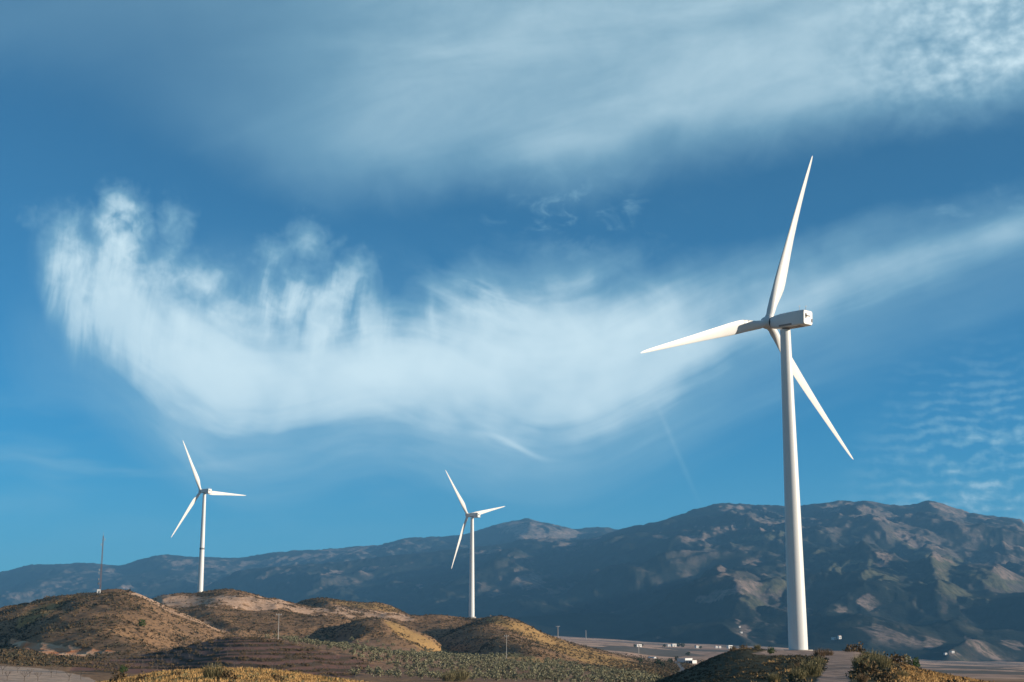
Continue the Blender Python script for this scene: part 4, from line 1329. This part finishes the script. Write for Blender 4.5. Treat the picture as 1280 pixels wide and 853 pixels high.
# bushes one can point at
def bush_mesh(kind, s):
    if kind == 'broom':
        v = np.concatenate([blades(420, .75, 1.9, s, .022, .55), leaves(120, .95, .75, .10, s + 3, .4, .75)])
        return v, M_BROOM
    if kind == 'dry':
        v = np.concatenate([blades(260, .6, 1.5, s, .018, .5), leaves(90, .7, .55, .07, s + 5, .4, .7)])
        return v, M_DRY
    if kind == 'green':
        return leaves(520, 1.0, .95, .14, s, .45, .95), M_GREEN
    if kind == 'olive':
        return leaves(170, 1.35, 1.15, .27, s, .45, 1.5), M_OLIVE
    if kind == 'tree': return leaves(130, .8, .75, .22, s, .4, .65), M_PINE
    return leaves(240, 1.1, .8, .17, s, .4, .45), M_SCRUB


PROTO = {}


def stem_mesh(s, h, r):
    m = MB(); g_ = random.Random(s)
    m.tube([(0, 0, -.2), (g_.uniform(-.08, .08), g_.uniform(-.08, .08), h * .5), (g_.uniform(-.15, .15), g_.uniform(-.15, .15), h)], [r, r * .75, r * .4], 7)
    for k in range(4):
        a = g_.uniform(0, 6.28)
        m.tube([(0, 0, h * .4), (math.cos(a) * h * .4, math.sin(a) * h * .4, h * .95)], [r * .5, r * .2], 5)
    return m


def plant(name, kind, var, p, sc, label, cat, group, parts=True, rz=None):
    key = (kind, var)
    if key not in PROTO:
        v, mt = bush_mesh(kind, var + hash(kind) % 1 + len(kind) * 13)
        e = empty(name, (0, 0, 0))
        c = mesh_obj('crown' if kind in ('olive',) else 'foliage', v, quads(len(v)), mt, e)
        t_ = stem_mesh(var, 1.0 if kind == 'olive' else .6, .13 if kind == 'olive' else .05).build('trunk' if kind == 'olive' else 'stem', M_BARK, e)
        PROTO[key] = e
        o = e
    else:
        e = PROTO[key]
        o = e.copy(); COL.objects.link(o)
        for ch in e.children:
            c = ch.copy(); COL.objects.link(c); c.parent = o
    o.name = name
    o.location = p
    o.rotation_euler = (0, 0, rng.uniform(0, 6.28) if rz is None else rz)
    o.scale = (sc, sc, sc)
    return tag(o, label, cat, group)


GL = 'bushes growing on the near mound'
for i, (px, py, hpx, kind, lab) in enumerate([
        (1013, 846, 27, 'broom', 'big grey-green broom bush at the left edge of the dirt track'), (997, 850, 20, 'broom', 'grey-green broom bush left of the biggest one beside the track'),
        (1023, 833, 15, 'broom', 'grey-green bush on the left verge where the track meets the pad'), (1025, 822, 15, 'dry', 'dry brown twiggy bush rising just right of the big tower foot'),
        (1036, 820, 11, 'dry', 'low dry brown bush at the corner of the pad and the track'), (968, 853, 15, 'broom', 'grey-green broom bush at the bottom edge on the shaded slope'), (1000, 838, 13, 'dry', 'dry brown bush on the shaded slope under the big tower'),
        (1078, 836, 22, 'broom', 'leftmost broom bush of the clump on the right verge of the track'), (1092, 833, 25, 'broom', 'tallest pale broom bush of the clump right of the track'), (1103, 837, 22, 'broom', 'rightmost broom bush of the tall clump right of the track'),
        (1085, 846, 19, 'bush', 'dark bush in front of the tall broom clump right of the track'), (1117, 833, 16, 'bush', 'dark bush between the broom clump and the round green bush'), (1063, 815, 9, 'bush', 'left low dark bush on the skyline behind the pad'), (1073, 815, 10, 'bush', 'right low dark bush on the skyline behind the pad'),
        (1131, 829, 16, 'olive', 'olive-grey bush leaning against the bright green round bush'), (1142, 829, 14, 'green', 'bright green round bush at the right shoulder of the mound'), (964, 818, 9, 'green', 'bright green bush at the left end of the pad'),
        (930, 810, 6, 'bush', 'scrubby bush on the very top of the dark mound left of the pad'), (917, 814, 6, 'bush', 'scrubby bush on the skyline of the dark slope, beside the half hidden house'), (947, 812, 8, 'broom', 'spiky pale bush on the skyline between the mound top and the green bush'),
        (1105, 852, 14, 'bush', 'dark bush at the bottom edge right of the track'), (1128, 848, 13, 'broom', 'pale broom bush at the bottom edge on the golden slope'), (1078, 853, 14, 'dry', 'dry brown bush on the right verge at the bottom edge')]):
    p = pick(px, py, 60, 360)
    if p is None: p = place(px, 335)
    base_h_ = {'broom': 1.9, 'dry': 1.5, 'green': 1.9, 'olive': 2.7, 'bush': 1.25}[kind]
    plant('bush', kind, i % 3, (p[0], p[1], p[2] - .05), hpx / F * p[1] / base_h_, lab, 'bush', GL)
GK = 'bushes growing on the golden knoll'
for i, (px, py, hpx, kind, lab) in enumerate([
        (268, 850, 26, 'broom', 'tall pale broom bush standing out on the golden knoll'), (283, 853, 14, 'bush', 'dark bush right of the tall broom on the golden knoll'), (149, 853, 12, 'bush', 'dark bush at the left tip of the golden knoll'),
        (153, 842, 9, 'green', 'small green bush where the golden knoll meets the shaded field'), (178, 853, 10, 'bush', 'dark bush second from the left tip of the golden knoll'), (222, 846, 7, 'bush', 'small dark bush on the left part of the golden crest'),
        (346, 853, 9, 'bush', 'dark bush low on the right part of the golden knoll'), (574, 855, 22, 'broom', 'large yellowish broom bush at the bottom edge in front of the olive grove'), (560, 858, 16, 'broom', 'smaller yellowish broom bush left of the large one before the olive grove')]):
    p = pick(px, min(py, 852), 90, 420) or place(px, 180)
    base_h_ = {'broom': 1.9, 'dry': 1.5, 'green': 1.9, 'olive': 2.7, 'bush': 1.25}[kind]
    plant('bush', kind, i % 3, (p[0], p[1], p[2] - .05), hpx / F * p[1] / base_h_, lab, 'bush', GK)

# the lone tree with its long shadow on the left hill
p = pick(177, 784, 420, 900)
plant('lone_tree', 'green', 1, p, 2.1 * p[1] / 760, 'lone dark green tree throwing a long shadow on the left hill', 'tree', None)

# olive grove: rows of trees, each one its own
cand = []
for i in range(-60, 140):
    for j in range(-10, 90):
        u_, v_ = i * 6.4, j * 9.2
        a = R(24)
        x = u_ * math.cos(a) - v_ * math.sin(a) + g.normal() * .5
        y = 430 + u_ * math.sin(a) + v_ * math.cos(a) + g.normal() * .5
        if 400 < y < 900: cand.append((x, y))
cand = np.array(cand)
cz = hill_h(cand[:, 0] / cand[:, 1], cand[:, 1])
cpx, cpy = topx(cand[:, 0], cand[:, 1], cz)
ok = (inpoly(cpx, cpy, GROVE, .01) > .5) & (cpy < 862) & (g.random(len(cand)) < .93) & (fbm(cand[:, 0] / 28, cand[:, 1] / 40, 3, 201) > -.28)
# hidden behind a nearer rise?
vis = []
for k in np.nonzero(ok)[0]:
    s = np.linspace(300, cand[k, 1] - 6, 60)
    hh = hill_h(np.full(60, cand[k, 0] / cand[k, 1]), s)
    vis.append(bool(np.all(hh < (cz[k] + 2.6) / cand[k, 1] * s + .01)))
idx = np.nonzero(ok)[0][np.array(vis, bool)]
order = idx[np.argsort(cand[idx, 1])]
print('olives in view', len(order))
ov_ = [leaves(95, 1.55, .98, .33, 40 + s, .35, 1.3) for s in range(5)]
OM = []
for s in range(5):
    tm = stem_mesh(s, 1.1, .16)
    OM.append((ov_[s], tm))
olive_src = []
for s in range(5):
    o = empty('olive_tree', (0, 0, 0))
    mesh_obj('crown', ov_[s], quads(len(ov_[s])), M_OLIVE, o)
    OM[s][1].build('trunk', M_BARK, o)
    olive_src.append(o)
for k, q_ in enumerate(order[:300]):
    s = k % 5
    if k < 5: o = olive_src[s]
    else:
        o = olive_src[s].copy(); COL.objects.link(o)
        for ch in olive_src[s].children:
            c = ch.copy(); COL.objects.link(c); c.parent = o
    o.location = (cand[q_, 0], cand[q_, 1], cz[q_] - .1)
    o.rotation_euler = (0, 0, g.uniform(0, 6.28))
    o.scale = (.7 + .4 * g.random(),) * 3
    tag(o, 'small grey-green olive tree in the rows of the grove below the ridge', 'olive tree', 'olive trees planted in rows')
if len(order) > 300:
    r_ = order[300:]
    tag(scatter_mesh('olive_trees', ov_, np.stack([cand[r_, 0], cand[r_, 1], cz[r_] - .1], 1), .7 + .4 * g.random(len(r_)), M_OLIVE, 9), kind='stuff')


# bare saplings on the ploughed hill and in the pale field
def sapling(seed):
    m = MB(); r_ = random.Random(seed)
    m.tube([(0, 0, -.2), (.05, 0, .8)], [.07, .055], 6)
    def br(p, d, l, r, lev):
        q_ = p + d * l
        m.tube([p, q_], [r, r * .6], 5, cap=False)
        if lev:
            for k in range(3):
                dd = d + np.array([r_.uniform(-.8, .8), r_.uniform(-.8, .8), r_.uniform(-.1, .5)])
                br(q_, dd / np.linalg.norm(dd), l * .72, r * .55, lev - 1)
    for k in range(4):
        a = k * 1.57 + r_.uniform(-.4, .4)
        d = np.array([math.cos(a) * .7, math.sin(a) * .7, .8]); br(np.array([.05, 0, .75]), d / np.linalg.norm(d), .6, .045, 2)
    return m


SAP = [sapling(s).build('sapling', M_BARK) for s in range(3)]
first = [True] * 3
def put_sap(i, p, sc, lab, grp):
    s = i % 3
    if first[s]: o = SAP[s]; first[s] = False
    else: o = SAP[s].copy(); COL.objects.link(o)
    o.location = p; o.scale = (sc,) * 3; o.rotation_euler = (0, 0, rng.uniform(0, 6.28))
    tag(o, lab, 'sapling', grp)
i = 0
for (px, py) in ((9, 851), (22, 841), (37, 846), (47, 852), (64, 847), (71, 843), (86, 852), (101, 850), (3, 843), (30, 852.5)):
    p = pick(px, py, 200, 480)
    if p: put_sap(i, p, .95 + .3 * rng.random(), 'bare dark sapling in the pale field at the lower left corner', 'bare saplings in the pale field'); i += 1
rows_n = 0
for i2 in range(-40, 40):
    for j2 in range(0, 30):
        x = i2 * 5.0 + (j2 % 2) * 2.0 + rng.normal() * .6 - 90; y = 425 + j2 * 6.5 + rng.normal() * .4
        z = ground_z(x, y)[0]
        a_, b_ = topx(x, y, z)
        if float(cover_at(np.array([x]), np.array([y]), 'plough')[0]) > .7 and a_ > 110 and b_ < 850 and rng.random() < .5:
            put_sap(i, (x, y, z - .1), .65 + .45 * rng.random(), 'bare grey sapling in the rows of the brown ploughed hill', 'bare saplings on the ploughed hill'); i += 1; rows_n += 1
print('plough saplings', rows_n)

# dark trees round the far houses and along the road
for i, (px, py, hpx, lab) in enumerate([
        (802, 808.5, 3.4, 'dark tree at the right side of the broad white house'), (793.5, 809, 3, 'dark tree at the left side of the broad white house'), (848, 808.5, 4, 'left dark tree right of the long white house'), (853, 809, 4.4, 'right dark tree right of the long white house'), (830.5, 809, 3.2, 'dark tree left of the long white house and its outbuilding'),
        (875.5, 811, 3, 'dark tree beside the single white house'), (860, 819.5, 4, 'dark tree behind the blue-grey end of the farm building'), (846, 826, 4.5, 'dark tree in front of the farm building at the road'), (878, 831, 4, 'dark bushy tree at the right end of the farm building'), (838, 829, 5, 'dark tree at the left bend of the valley road'), (822, 831, 6, 'large dark tree on the bank above the valley road'), (827, 834, 6, 'dark tree on the bank right of the largest one'), (800, 828, 5, 'dark green tree on the golden bank left of the road')]):
    p = pick(px, py, 560)
    plant('tree', 'tree', i % 3, (p[0], p[1], p[2] - .1), hpx / F * p[1] / 1.25, lab, 'tree', 'dark trees by the far houses and the road')
